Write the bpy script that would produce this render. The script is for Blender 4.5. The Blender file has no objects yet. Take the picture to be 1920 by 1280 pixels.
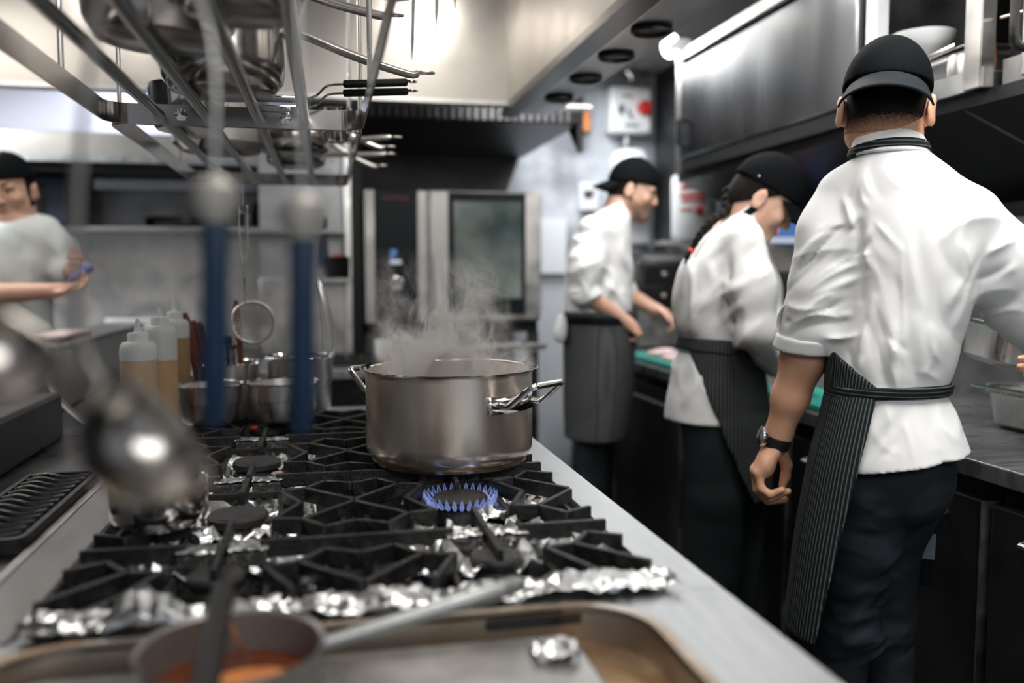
import bpy, bmesh, math, random
import numpy as np
from mathutils import Vector, Matrix

scene = bpy.context.scene
COL = scene.collection
PI = math.pi

# ------------------------------------------------------------------ camera
FPX = 1650.0                                   # focal length in pixels of the 1920 px wide frame
YAW = math.radians(12.006); PITCH = math.radians(4.505)
CAM = Vector((0.0, 0.0, 1.28))
_sy, _cy, _sp, _cp = math.sin(YAW), math.cos(YAW), math.sin(PITCH), math.cos(PITCH)
AX_F = Vector((_sy * _cp, _cy * _cp, -_sp)); AX_R = Vector((_cy, -_sy, 0)); AX_U = Vector((_sy * _sp, _cy * _sp, _cp))
cd = bpy.data.cameras.new('camera'); cam = bpy.data.objects.new('camera', cd); COL.objects.link(cam)
cam.matrix_world = Matrix(((AX_R.x, AX_U.x, -AX_F.x, CAM.x), (AX_R.y, AX_U.y, -AX_F.y, CAM.y), (AX_R.z, AX_U.z, -AX_F.z, CAM.z), (0, 0, 0, 1)))
cd.sensor_width = 36.0; cd.lens = 36.0 * FPX / 1920.0
cd.clip_start = 0.02; cd.clip_end = 60
cd.dof.use_dof = True; cd.dof.focus_distance = 1.70; cd.dof.aperture_fstop = 1.5
scene.camera = cam

# ------------------------------------------------------------------ world, exposure, lamps of the room, added fill lights
w = bpy.data.worlds.new('world'); scene.world = w; w.use_nodes = True
w.node_tree.nodes['Background'].inputs[0].default_value = (0.86, 0.93, 1.0, 1)
w.node_tree.nodes['Background'].inputs[1].default_value = 0.30
vs = scene.view_settings
vs.view_transform = 'Standard'; vs.look = 'None'; vs.gamma = 1.0; vs.use_curve_mapping = False
vs.exposure = 0.10
scene.cycles.max_bounces = 8; scene.cycles.glossy_bounces = 4; scene.cycles.diffuse_bounces = 3
scene.cycles.transmission_bounces = 6; scene.cycles.transparent_max_bounces = 8; scene.cycles.volume_bounces = 1
scene.cycles.caustics_reflective = False; scene.cycles.caustics_refractive = False
scene.cycles.sample_clamp_indirect = 6.0

def area(name, loc, size, power, color=(1, 1, 1), target=None, size_y=None):
    ld = bpy.data.lights.new(name, 'AREA'); ld.energy = power; ld.color = color; ld.size = size
    if size_y: ld.shape = 'RECTANGLE'; ld.size_y = size_y
    o = bpy.data.objects.new(name, ld); COL.objects.link(o); o.location = loc
    d = (Vector(target) - Vector(loc)) if target else Vector((0, 0, -1))
    o.rotation_euler = d.to_track_quat('-Z', 'Y').to_euler()
    return o
# ceiling panels over the aisle on the right, hood lamps over the range, panels over the left kitchen
area('aisle_light_near', (1.05, 1.05, 2.46), 0.6, 38, (1.0, 0.98, 0.95), size_y=1.1)
area('aisle_light_middle', (1.18, 2.75, 2.46), 0.5, 25, (1.0, 0.98, 0.96), size_y=1.0)
area('aisle_light_far', (1.40, 4.70, 2.46), 0.6, 24, (0.95, 0.98, 1.0), size_y=0.8)
area('hood_light_near', (0.30, 0.95, 2.38), 0.35, 8, (1.0, 0.95, 0.88), size_y=0.8)
area('hood_light_middle', (0.42, 2.35, 2.38), 0.25, 4.5, (1.0, 0.95, 0.88), size_y=0.6)
area('hood_light_far', (0.42, 3.40, 2.39), 0.16, 5, (1.0, 0.95, 0.88), target=(0.44, 3.62, 2.15), size_y=0.12)
area('hood_light_far_left', (-0.80, 3.40, 2.39), 0.16, 6, (1.0, 0.95, 0.88), target=(-0.80, 3.62, 2.15), size_y=0.12)
area('hood_light_left', (-1.45, 2.60, 2.38), 0.3, 13, (1.0, 0.95, 0.88), size_y=0.9)
area('left_kitchen_light', (-2.0, 3.9, 2.42), 0.6, 75, (0.92, 0.96, 1.0), size_y=0.9)
area('back_wall_fill', (-1.0, 5.15, 2.5), 0.3, 9, (0.93, 0.95, 1.0), target=(-1.0, 5.45, 2.0), size_y=0.2)  # added fill to brighten the pale back wall, no fitting there

area('fill_behind', (0.7, -0.95, 2.35), 1.6, 27, (1.0, 0.99, 0.97), target=(0.8, 2.2, 0.9), size_y=0.9)  # added unseen fill from behind the camera, lifts skin and jackets
def at(px, py, Y):                              # the point seen at a pixel of the 1920x1280 frame, on the plane y = Y
    a = (px - 960) / FPX; b = (640 - py) / FPX
    d = AX_F + AX_R * a + AX_U * b
    return CAM + d * (Y / d.y)
def atz(px, py, Z):
    a = (px - 960) / FPX; b = (640 - py) / FPX
    d = AX_F + AX_R * a + AX_U * b
    return CAM + d * ((Z - CAM.z) / d.z)

# ------------------------------------------------------------------ scene graph helpers
def tag(o, label=None, cat=None, group=None, kind=None):
    if label: o['label'] = label
    if cat: o['category'] = cat
    if group: o['group'] = group
    if kind: o['kind'] = kind
    return o
def empty(name, loc, label=None, cat=None, group=None):
    o = bpy.data.objects.new(name, None); COL.objects.link(o); o.location = loc; o.empty_display_size = 0.05
    return tag(o, label, cat, group)
def kids(o): return [c for c in COL.objects if c.parent == o]
def copy_tree(o, delta=(0, 0, 0), label=None, group=None, rotz=None):
    c = o.copy(); COL.objects.link(c); c.location = Vector(o.location) + Vector(delta)
    if rotz is not None: c.rotation_euler = (0, 0, rotz)
    if label: c['label'] = label
    if group: c['group'] = group
    for ch in kids(o):
        d = ch.copy(); COL.objects.link(d); d.parent = c
        for g in kids(ch):
            e = g.copy(); COL.objects.link(e); e.parent = d
    return c
def wloc(o):
    v = Vector((0, 0, 0))
    while o is not None:
        v = v + Vector(o.location); o = o.parent
    return v

class MB:
    """collects shapes in world coordinates, then links them as ONE mesh object"""
    def __init__(s): s.v = []; s.f = []
    def add(s, vs, fs):
        n = len(s.v); s.v += [tuple(v) for v in vs]; s.f += [tuple(i + n for i in f) for f in fs]; return s
    def box(s, a, b):
        x0, y0, z0 = a; x1, y1, z1 = b
        return s.add([(x0, y0, z0), (x1, y0, z0), (x1, y1, z0), (x0, y1, z0), (x0, y0, z1), (x1, y0, z1), (x1, y1, z1), (x0, y1, z1)],
                     [(0, 3, 2, 1), (4, 5, 6, 7), (0, 1, 5, 4), (1, 2, 6, 5), (2, 3, 7, 6), (3, 0, 4, 7)])
    def bar(s, p, q, w, h, up=(0, 0, 1), top=False):
        p = Vector(p); q = Vector(q); d = (q - p).normalized(); u = Vector(up)
        r = d.cross(u)
        if r.length < 1e-5: r = d.cross(Vector((1, 0, 0)))
        r.normalize(); u = r.cross(d).normalized()
        lo, hi = (-h, 0) if top else (-h / 2, h / 2)
        vs = [e + r * (w / 2 * sx) + u * z for e in (p, q) for (sx, z) in ((-1, lo), (1, lo), (1, hi), (-1, hi))]
        return s.add(vs, [(0, 1, 2, 3), (7, 6, 5, 4), (0, 4, 5, 1), (1, 5, 6, 2), (2, 6, 7, 3), (3, 7, 4, 0)])
    def tube(s, pts, r, n=10, closed=False, caps=True, flat=None):
        pts = [Vector(p) for p in pts]; m = len(pts)
        rad = r if isinstance(r, (list, tuple)) else [r] * m
        vs = []; prev = None
        for i, p in enumerate(pts):
            if closed: t = (pts[(i + 1) % m] - pts[i - 1])
            else: t = pts[min(i + 1, m - 1)] - pts[max(i - 1, 0)]
            t.normalize()
            if prev is None:
                a = Vector((0, 0, 1)) if abs(t.z) < 0.9 else Vector((1, 0, 0))
                u = t.cross(a).normalized()
            else:
                u = (prev - t * prev.dot(t)).normalized()
            prev = u; v = t.cross(u)
            fl = flat or (1, 1)
            for k in range(n):
                a = 2 * PI * k / n
                vs.append(p + u * (math.cos(a) * rad[i] * fl[0]) + v * (math.sin(a) * rad[i] * fl[1]))
        fs = []
        for i in range(m if closed else m - 1):
            j = (i + 1) % m
            for k in range(n):
                fs.append((i * n + k, i * n + (k + 1) % n, j * n + (k + 1) % n, j * n + k))
        if caps and not closed:
            fs.append(tuple(reversed(range(n)))); fs.append(tuple((m - 1) * n + k for k in range(n)))
        return s.add(vs, fs)
    def lathe(s, c, prof, n=40, axis=None, capa=False, capb=False):
        c = Vector(c); M = Matrix.Identity(3)
        if axis is not None: M = Vector((0, 0, 1)).rotation_difference(Vector(axis).normalized()).to_matrix()
        vs = []
        for (r, z) in prof:
            for k in range(n):
                a = 2 * PI * k / n
                vs.append(c + M @ Vector((r * math.cos(a), r * math.sin(a), z)))
        fs = []
        for i in range(len(prof) - 1):
            for k in range(n):
                fs.append((i * n + k, i * n + (k + 1) % n, (i + 1) * n + (k + 1) % n, (i + 1) * n + k))
        if capa: fs.append(tuple(reversed(range(n))))
        if capb: fs.append(tuple((len(prof) - 1) * n + k for k in range(n)))
        return s.add(vs, fs)
    def prism(s, poly, z0, z1):
        n = len(poly)
        vs = [(x, y, z0) for x, y in poly] + [(x, y, z1) for x, y in poly]
        fs = [tuple(reversed(range(n))), tuple(range(n, 2 * n))] + [(i, (i + 1) % n, n + (i + 1) % n, n + i) for i in range(n)]
        return s.add(vs, fs)
    def sheet(s, fn, nu, nv):
        vs = [fn(i / nu, j / nv) for j in range(nv + 1) for i in range(nu + 1)]
        fs = [(j * (nu + 1) + i, j * (nu + 1) + i + 1, (j + 1) * (nu + 1) + i + 1, (j + 1) * (nu + 1) + i) for j in range(nv) for i in range(nu)]
        return s.add(vs, fs)
    def quad(s, a, b, c, d): return s.add([a, b, c, d], [(0, 1, 2, 3)])
    def build(s, name, mat, parent=None, bevel=0, angle=35, solid=0, seg=2, sub=0):
        me = bpy.data.meshes.new(name)
        P = np.array([tuple(v) for v in s.v], dtype=float)
        if parent is None:
            o0 = Vector(((P[:, 0].min() + P[:, 0].max()) / 2, (P[:, 1].min() + P[:, 1].max()) / 2, P[:, 2].min()))
            org = o0
        else:
            org = wloc(parent); o0 = Vector((0, 0, 0))
        me.from_pydata([tuple(Vector(v) - org) for v in s.v], [], s.f)
        bm = bmesh.new(); bm.from_mesh(me); bmesh.ops.recalc_face_normals(bm, faces=bm.faces); bm.to_mesh(me); bm.free()
        me.polygons.foreach_set('use_smooth', [True] * len(me.polygons))
        me.set_sharp_from_angle(angle=math.radians(angle))
        me.materials.append(mat)
        o = bpy.data.objects.new(name, me); COL.objects.link(o); o.location = o0
        if parent is not None: o.parent = parent
        if solid:
            m = o.modifiers.new('solid', 'SOLIDIFY'); m.thickness = abs(solid); m.offset = -1 if solid > 0 else 1
        if sub:
            m = o.modifiers.new('sub', 'SUBSURF'); m.levels = sub; m.render_levels = sub
        if bevel:
            m = o.modifiers.new('bevel', 'BEVEL'); m.width = bevel; m.segments = seg; m.limit_method = 'ANGLE'; m.angle_limit = math.radians(40)
            m.harden_normals = False
        return o
def rrect(x0, y0, x1, y1, r, n=6):
    out = []
    for (cx, cy, a0) in ((x1 - r, y1 - r, 0), (x0 + r, y1 - r, PI / 2), (x0 + r, y0 + r, PI), (x1 - r, y0 + r, 1.5 * PI)):
        for k in range(n + 1):
            a = a0 + PI / 2 * k / n; out.append((cx + r * math.cos(a), cy + r * math.sin(a)))
    return out
def arc(pts, n=8):                               # Catmull-Rom through points
    P = [Vector(p) for p in pts]; out = []
    for i in range(len(P) - 1):
        p0 = P[max(i - 1, 0)]; p1 = P[i]; p2 = P[i + 1]; p3 = P[min(i + 2, len(P) - 1)]
        for k in range(n):
            t = k / n
            out.append(0.5 * ((2 * p1) + (p2 - p0) * t + (2 * p0 - 5 * p1 + 4 * p2 - p3) * t * t + (3 * p1 - p0 - 3 * p2 + p3) * t ** 3))
    out.append(P[-1]); return out
def circle(c, r, n=24, axis=(0, 0, 1)):
    M = Vector((0, 0, 1)).rotation_difference(Vector(axis).normalized()).to_matrix()
    return [Vector(c) + M @ Vector((r * math.cos(2 * PI * k / n), r * math.sin(2 * PI * k / n), 0)) for k in range(n)]

# ------------------------------------------------------------------ materials
def lin(c):
    if isinstance(c, str):
        c = [int(c[i:i + 2], 16) / 255 for i in (0, 2, 4)]
        return tuple((x / 12.92 if x <= 0.04045 else ((x + 0.055) / 1.055) ** 2.4) for x in c) + (1,)
    return tuple(c) + (1,) if len(c) == 3 else tuple(c)
def newmat(name):
    m = bpy.data.materials.new(name); m.use_nodes = True
    return m, m.node_tree.nodes, m.node_tree.links, m.node_tree.nodes['Principled BSDF']
def mat(name, col, rough=0.5, metal=0.0, col2=None, nscale=20, stretch=(1, 1, 1), detail=4, bump=0, bscale=None, rvar=0, aniso=0,
        trans=0, emis=None, estr=0, sheen=0, coat=0, sss=0, ior=1.45, lo=0.35, hi=0.65, alpha=1, spec=None):
    m, N, L, b = newmat(name)
    b.inputs['Base Color'].default_value = lin(col); b.inputs['Roughness'].default_value = rough; b.inputs['Metallic'].default_value = metal
    b.inputs['IOR'].default_value = ior
    if spec is None and metal == 0 and rough >= 0.7: spec = 0.12
    if spec is not None: b.inputs['Specular IOR Level'].default_value = spec
    tc = N.new('ShaderNodeTexCoord'); mp = N.new('ShaderNodeMapping'); mp.inputs['Scale'].default_value = stretch
    L.new(tc.outputs['Object'], mp.inputs['Vector'])
    nz = N.new('ShaderNodeTexNoise'); nz.inputs['Scale'].default_value = nscale; nz.inputs['Detail'].default_value = detail
    L.new(mp.outputs[0], nz.inputs['Vector'])
    if col2 is not None:
        r = N.new('ShaderNodeValToRGB'); r.color_ramp.elements[0].position = lo; r.color_ramp.elements[1].position = hi
        r.color_ramp.elements[0].color = lin(col); r.color_ramp.elements[1].color = lin(col2)
        L.new(nz.outputs[0], r.inputs[0]); L.new(r.outputs[0], b.inputs['Base Color'])
    if rvar:
        q = N.new('ShaderNodeMapRange'); q.inputs[1].default_value = 0.3; q.inputs[2].default_value = 0.7
        q.inputs[3].default_value = max(0.02, rough - rvar); q.inputs[4].default_value = min(1, rough + rvar)
        L.new(nz.outputs[0], q.inputs[0]); L.new(q.outputs[0], b.inputs['Roughness'])
    if bump:
        bp = N.new('ShaderNodeBump'); bp.inputs['Strength'].default_value = bump; bp.inputs['Distance'].default_value = 0.003
        src = nz
        if bscale:
            src = N.new('ShaderNodeTexNoise'); src.inputs['Scale'].default_value = bscale; src.inputs['Detail'].default_value = 5
            L.new(mp.outputs[0], src.inputs['Vector'])
        L.new(src.outputs[0], bp.inputs['Height']); L.new(bp.outputs[0], b.inputs['Normal'])
    if aniso:
        b.inputs['Anisotropic'].default_value = aniso
        t = N.new('ShaderNodeTangent'); t.direction_type = 'RADIAL'; t.axis = 'Z'; L.new(t.outputs[0], b.inputs['Tangent'])
    if trans: b.inputs['Transmission Weight'].default_value = trans
    if emis is not None:
        b.inputs['Emission Color'].default_value = lin(emis); b.inputs['Emission Strength'].default_value = estr
    if sheen: b.inputs['Sheen Weight'].default_value = sheen
    if coat: b.inputs['Coat Weight'].default_value = coat
    if sss:
        b.inputs['Subsurface Weight'].default_value = sss; b.inputs['Subsurface Radius'].default_value = (0.012, 0.005, 0.003); b.inputs['Subsurface Scale'].default_value = 1.0
    if alpha < 1: b.inputs['Alpha'].default_value = alpha
    return m
M = {}
M['steel'] = mat('brushed_steel', (0.60, 0.59, 0.58), 0.32, 1, (0.68, 0.67, 0.66), 14, (1, 12, 1), rvar=0.08)
M['steel_x'] = mat('brushed_steel_across', (0.58, 0.57, 0.56), 0.34, 1, (0.68, 0.67, 0.66), 14, (1, 1, 14), rvar=0.08)
M['worktop'] = mat('worktop_steel', (0.30, 0.312, 0.318), 0.42, 1, (0.385, 0.397, 0.403), 9, (10, 1, 1), rvar=0.1)
M['chrome'] = mat('polished_steel', (0.70, 0.69, 0.68), 0.12, 1, rvar=0.04, nscale=6)
M['dull'] = mat('dull_steel', (0.40, 0.39, 0.38), 0.42, 1, (0.52, 0.50, 0.48), 10, rvar=0.12)
M['greysteel'] = mat('grey_steel', (0.33, 0.33, 0.34), 0.4, 1, (0.42, 0.42, 0.43), 8, rvar=0.1)
M['door'] = mat('cabinet_steel', (0.26, 0.265, 0.275), 0.27, 1, (0.285, 0.29, 0.30), 1.5, (1, 3, .5), detail=2, rvar=0.05)
M['rackmetal'] = mat('rack_steel', (0.40, 0.39, 0.38), 0.19, 1, rvar=0.05, nscale=8)
M['pansteel'] = mat('pan_steel', (0.42, 0.40, 0.375), 0.2, 1, (0.50, 0.47, 0.44), 6, (1, 1, 3), rvar=0.06)
M['handlesteel'] = mat('handle_steel', (0.62, 0.60, 0.575), 0.28, 0.7)
M['flue'] = mat('grey_cast_iron', (0.05, 0.05, 0.05), 0.6, 0, (0.20, 0.19, 0.18), 120, lo=0.48, hi=0.62)
M['darkpan'] = mat('dark_pan_steel', (0.26, 0.245, 0.235), 0.4, 0.45)
M['darksteel'] = mat('dark_steel', (0.10, 0.10, 0.105), 0.35, 0.9, (0.16, 0.16, 0.165), 9, rvar=0.12)
M['hood'] = mat('hood_steel', (0.42, 0.395, 0.37), 0.36, 0.75, (0.50, 0.475, 0.44), 3, rvar=0.08)
M['potsteel'] = mat('pot_steel', (0.78, 0.655, 0.545), 0.28, 0.9, (0.96, 0.90, 0.83), 11, (1, 1, 0.10), detail=2, rvar=0.04, aniso=0.55)  # upright pale bands: soft highlights painted into the steel colour
M['iron'] = mat('cast_iron', (0.013, 0.013, 0.014), 0.5, 0, (0.035, 0.033, 0.032), 60, bump=0.5, bscale=220, rvar=0.15)
M['ironworn'] = mat('worn_cast_iron', (0.010, 0.010, 0.0105), 0.5, 0, (0.055, 0.050, 0.046), 40, bump=0.6, bscale=160, rvar=0.15, lo=0.5, hi=0.8)
M['black'] = mat('black_enamel', (0.008, 0.009, 0.010), 0.3, 0, (0.02, 0.02, 0.02), 30)
M['blackmatt'] = mat('matt_black', (0.012, 0.013, 0.014), 0.7, 0)
M['blackplastic'] = mat('black_plastic', (0.008, 0.009, 0.010), 0.5, 0, spec=0.25)
M['burntsteel'] = mat('burnt_steel', (0.45, 0.40, 0.34), 0.35, 1, (0.42, 0.24, 0.11), 9, rvar=0.12, lo=0.45, hi=0.75)
M['basinwall'] = mat('basin_steel', (0.40, 0.355, 0.31), 0.42, 0.6, (0.30, 0.22, 0.15), 9, rvar=0.1)
M['channel'] = mat('dull_channel_steel', (0.20, 0.195, 0.19), 0.42, 0.9, (0.27, 0.265, 0.26), 8, (8, 1, 1), rvar=0.1)
M['grease'] = mat('browned_steel', (0.52, 0.36, 0.22), 0.3, 0.7, (0.30, 0.17, 0.08), 14, rvar=0.1, lo=0.4, hi=0.7)
M['plate'] = mat('griddle_plate', (0.22, 0.21, 0.205), 0.36, 0.55, (0.46, 0.45, 0.44), 9, rvar=0.12)
M['foil'] = mat('aluminium_foil', (0.66, 0.67, 0.68), 0.30, 1, rvar=0.05, nscale=30)
M['whiteplastic'] = mat('white_plastic', (0.82, 0.83, 0.82), 0.35, 0, sss=0.1)
M['white'] = mat('white_enamel', (0.80, 0.82, 0.83), 0.3, 0)
M['paper'] = mat('white_paper', (0.78, 0.80, 0.84), 0.8, 0)
M['ceramic'] = mat('white_ceramic', (0.80, 0.82, 0.83), 0.12, 0, coat=0.4)
M['bluehandle'] = mat('blue_plastic', (0.002, 0.022, 0.062), 0.55, 0)
M['redhandle'] = mat('red_brown_wood', (0.20, 0.055, 0.035), 0.45, 0, (0.13, 0.035, 0.025), 30, (1, 1, 6))
M['red'] = mat('red_plastic', (0.55, 0.03, 0.02), 0.4, 0)
M['greenplastic'] = mat('green_plastic', (0.02, 0.30, 0.07), 0.4, 0)
M['teal'] = mat('teal_board', (0.015, 0.27, 0.215), 0.5, 0, (0.02, 0.22, 0.18), 12)
M['orange'] = mat('orange_food', (0.75, 0.28, 0.07), 0.5, 0, (0.60, 0.17, 0.04), 30)
M['soup'] = mat('orange_soup', (0.22, 0.06, 0.02), 0.25, 0, (0.13, 0.03, 0.01), 22)
M['ceiling'] = mat('ceiling_grey', (0.42, 0.41, 0.40), 0.8, 0, (0.50, 0.49, 0.48), 3)
M['floor'] = mat('floor_tile', (0.025, 0.026, 0.028), 0.45, 0, (0.05, 0.05, 0.052), 6, bump=0.2, bscale=40)
M['wallgrey'] = mat('stained_wall', (0.60, 0.63, 0.68), 0.55, 0, (0.20, 0.21, 0.24), 2.6, detail=7, lo=0.45, hi=0.68)
M['walldark'] = mat('dark_wall', (0.022, 0.023, 0.025), 0.4, 0, (0.045, 0.046, 0.048), 5, detail=6)
M['panelblack'] = mat('black_panel', (0.009, 0.0095, 0.0105), 0.38, 0, (0.016, 0.016, 0.018), 5, spec=0.35)
M['slate'] = mat('dark_worktop', (0.045, 0.048, 0.050), 0.32, 0, (0.09, 0.093, 0.095), 9, (1, 4, 1), rvar=0.1)
M['glassdark'] = mat('oven_glass', (0.045, 0.075, 0.075), 0.14, 0, (0.26, 0.30, 0.275), 3.4, lo=0.4, hi=0.7)  # paler patches paint blurred reflections into the glass colour
M['screen'] = mat('panel_glass', (0.008, 0.014, 0.018), 0.35, 0, spec=0.2)
M['skin'] = mat('skin_tan', (0.74, 0.42, 0.275), 0.5, 0, (0.68, 0.365, 0.235), 14, sss=0.1, bump=0.12, bscale=240)
M['skinpale'] = mat('skin_pale', (0.66, 0.41, 0.31), 0.5, 0, (0.62, 0.36, 0.26), 14, sss=0.12)
M['lip'] = mat('lips', (0.42, 0.16, 0.13), 0.4, 0)
M['hair'] = mat('dark_hair', (0.007, 0.006, 0.0055), 0.6, 0, (0.016, 0.013, 0.012), 90, (1, 1, 8), bump=0.4, bscale=150, spec=0.05)
M['beard'] = mat('stubble', (0.26, 0.155, 0.11), 0.7, 0, (0.36, 0.22, 0.16), 60)
M['eye'] = mat('eye_white', (0.55, 0.53, 0.5), 0.2, 0)
M['iris'] = mat('eye_dark', (0.02, 0.013, 0.01), 0.15, 0)
M['jacket'] = mat('white_cotton', (0.80, 0.80, 0.80), 0.9, 0, (0.77, 0.775, 0.78), 9, bump=0.06, bscale=500)
M['tshirt'] = mat('pale_cotton', (0.62, 0.66, 0.66), 0.85, 0, (0.56, 0.60, 0.60), 9, sheen=0.1)
M['cap'] = mat('black_cotton', (0.006, 0.007, 0.008), 0.85, 0, bump=0.15, bscale=400, spec=0.03)
M['capbrim'] = mat('charcoal_cotton', (0.013, 0.016, 0.019), 0.8, 0, spec=0.1)
M['jeans'] = mat('black_denim', (0.012, 0.015, 0.019), 0.75, 0, (0.030, 0.037, 0.046), 7, bump=0.3, bscale=300, detail=6)
M['trousers'] = mat('dark_trousers', (0.012, 0.017, 0.018), 0.8, 0, (0.020, 0.027, 0.028), 6)
M['violet'] = mat('violet_cloth', (0.22, 0.22, 0.42), 0.8, 0)
M['rubber'] = mat('black_rubber', (0.009, 0.009, 0.010), 0.6, 0)
M['shoe'] = mat('black_shoe', (0.01, 0.01, 0.011), 0.4, 0)
def emat(name, col, s):
    m, N, L, b = newmat(name)
    b.inputs['Base Color'].default_value = (0, 0, 0, 1); b.inputs['Emission Color'].default_value = lin(col); b.inputs['Emission Strength'].default_value = s
    return m
M['lamp'] = emat('lamp_diffuser', (1, 0.97, 0.92), 6)
M['redled'] = emat('red_led', (1.0, 0.07, 0.03), 1.6)
M['blueled'] = emat('blue_screen', (0.10, 0.22, 0.55), 0.7)
M['whiteled'] = emat('white_screen', (0.55, 0.6, 0.7), 0.8)
def flame_mat():
    m, N, L, b = newmat('gas_flame')
    out = N['Material Output']; N.remove(b)
    em = N.new('ShaderNodeEmission'); em.inputs[0].default_value = (0.34, 0.44, 1.0, 1); em.inputs[1].default_value = 0.8
    tr = N.new('ShaderNodeBsdfTransparent'); mx = N.new('ShaderNodeMixShader'); lw = N.new('ShaderNodeLayerWeight'); lw.inputs[0].default_value = 0.35
    L.new(lw.outputs['Facing'], mx.inputs[0]); L.new(tr.outputs[0], mx.inputs[1]); L.new(em.outputs[0], mx.inputs[2]); L.new(mx.outputs[0], out.inputs[0])
    return m
M['flame'] = flame_mat()
def pinstripe(name, base, stripe, pitch, axis='X', width=0.30, soft=0.1, angle_c=None):
    """woven pinstripes: fine light lines running up the cloth; angle_c wraps them round an upright axis"""
    m, N, L, b = newmat(name)
    b.inputs['Roughness'].default_value = 0.8; b.inputs['Specular IOR Level'].default_value = 0.12
    tc = N.new('ShaderNodeTexCoord'); sx = N.new('ShaderNodeSeparateXYZ'); L.new(tc.outputs['Object'], sx.inputs[0])
    def math_(op, a, b_=None):
        n = N.new('ShaderNodeMath'); n.operation = op
        for i, v in enumerate((a, b_)):
            if v is None: continue
            if isinstance(v, (int, float)): n.inputs[i].default_value = v
            else: L.new(v, n.inputs[i])
        return n.outputs[0]
    if angle_c:
        cx, cy, rad, tx, ty = angle_c                        # axis point, radius and lean per metre of height
        x = math_('SUBTRACT', sx.outputs[0], math_('ADD', math_('MULTIPLY', sx.outputs[2], tx), cx))
        y = math_('SUBTRACT', sx.outputs[1], math_('ADD', math_('MULTIPLY', sx.outputs[2], ty), cy))
        u = math_('MULTIPLY', math_('ARCTAN2', y, x), rad)
    else: u = sx.outputs['XYZ'.index(axis)]
    fr = math_('FRACT', math_('DIVIDE', u, pitch))
    tri = math_('ABSOLUTE', math_('SUBTRACT', fr, 0.5))
    r = N.new('ShaderNodeValToRGB'); r.color_ramp.elements[0].position = width / 2 - soft / 2; r.color_ramp.elements[1].position = width / 2 + soft / 2
    r.color_ramp.elements[0].color = lin(stripe); r.color_ramp.elements[1].color = lin(base)
    L.new(tri, r.inputs[0]); L.new(r.outputs[0], b.inputs['Base Color'])
    return m

def fade_mat(z0, z1):
    """short hair that thins out towards the nape (object height)"""
    m, N, L, b = newmat('faded_hair'); b.inputs['Roughness'].default_value = 0.7; b.inputs['Specular IOR Level'].default_value = 0.12
    tc = N.new('ShaderNodeTexCoord'); sp = N.new('ShaderNodeSeparateXYZ'); L.new(tc.outputs['Object'], sp.inputs[0])
    nz = N.new('ShaderNodeTexNoise'); nz.inputs['Scale'].default_value = 260; L.new(tc.outputs['Object'], nz.inputs['Vector'])
    ad = N.new('ShaderNodeMath'); ad.operation = 'MULTIPLY_ADD'; L.new(nz.outputs[0], ad.inputs[0]); ad.inputs[1].default_value = 0.03; L.new(sp.outputs[2], ad.inputs[2])
    r = N.new('ShaderNodeMapRange'); r.inputs[1].default_value = z0; r.inputs[2].default_value = z1; L.new(ad.outputs[0], r.inputs[0])
    mx = N.new('ShaderNodeMix'); mx.data_type = 'RGBA'; L.new(r.outputs[0], mx.inputs[0]); mx.inputs[6].default_value = (0.62, 0.34, 0.22, 1); mx.inputs[7].default_value = (0.008, 0.007, 0.006, 1)
    L.new(mx.outputs[2], b.inputs['Base Color'])
    return m
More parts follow.
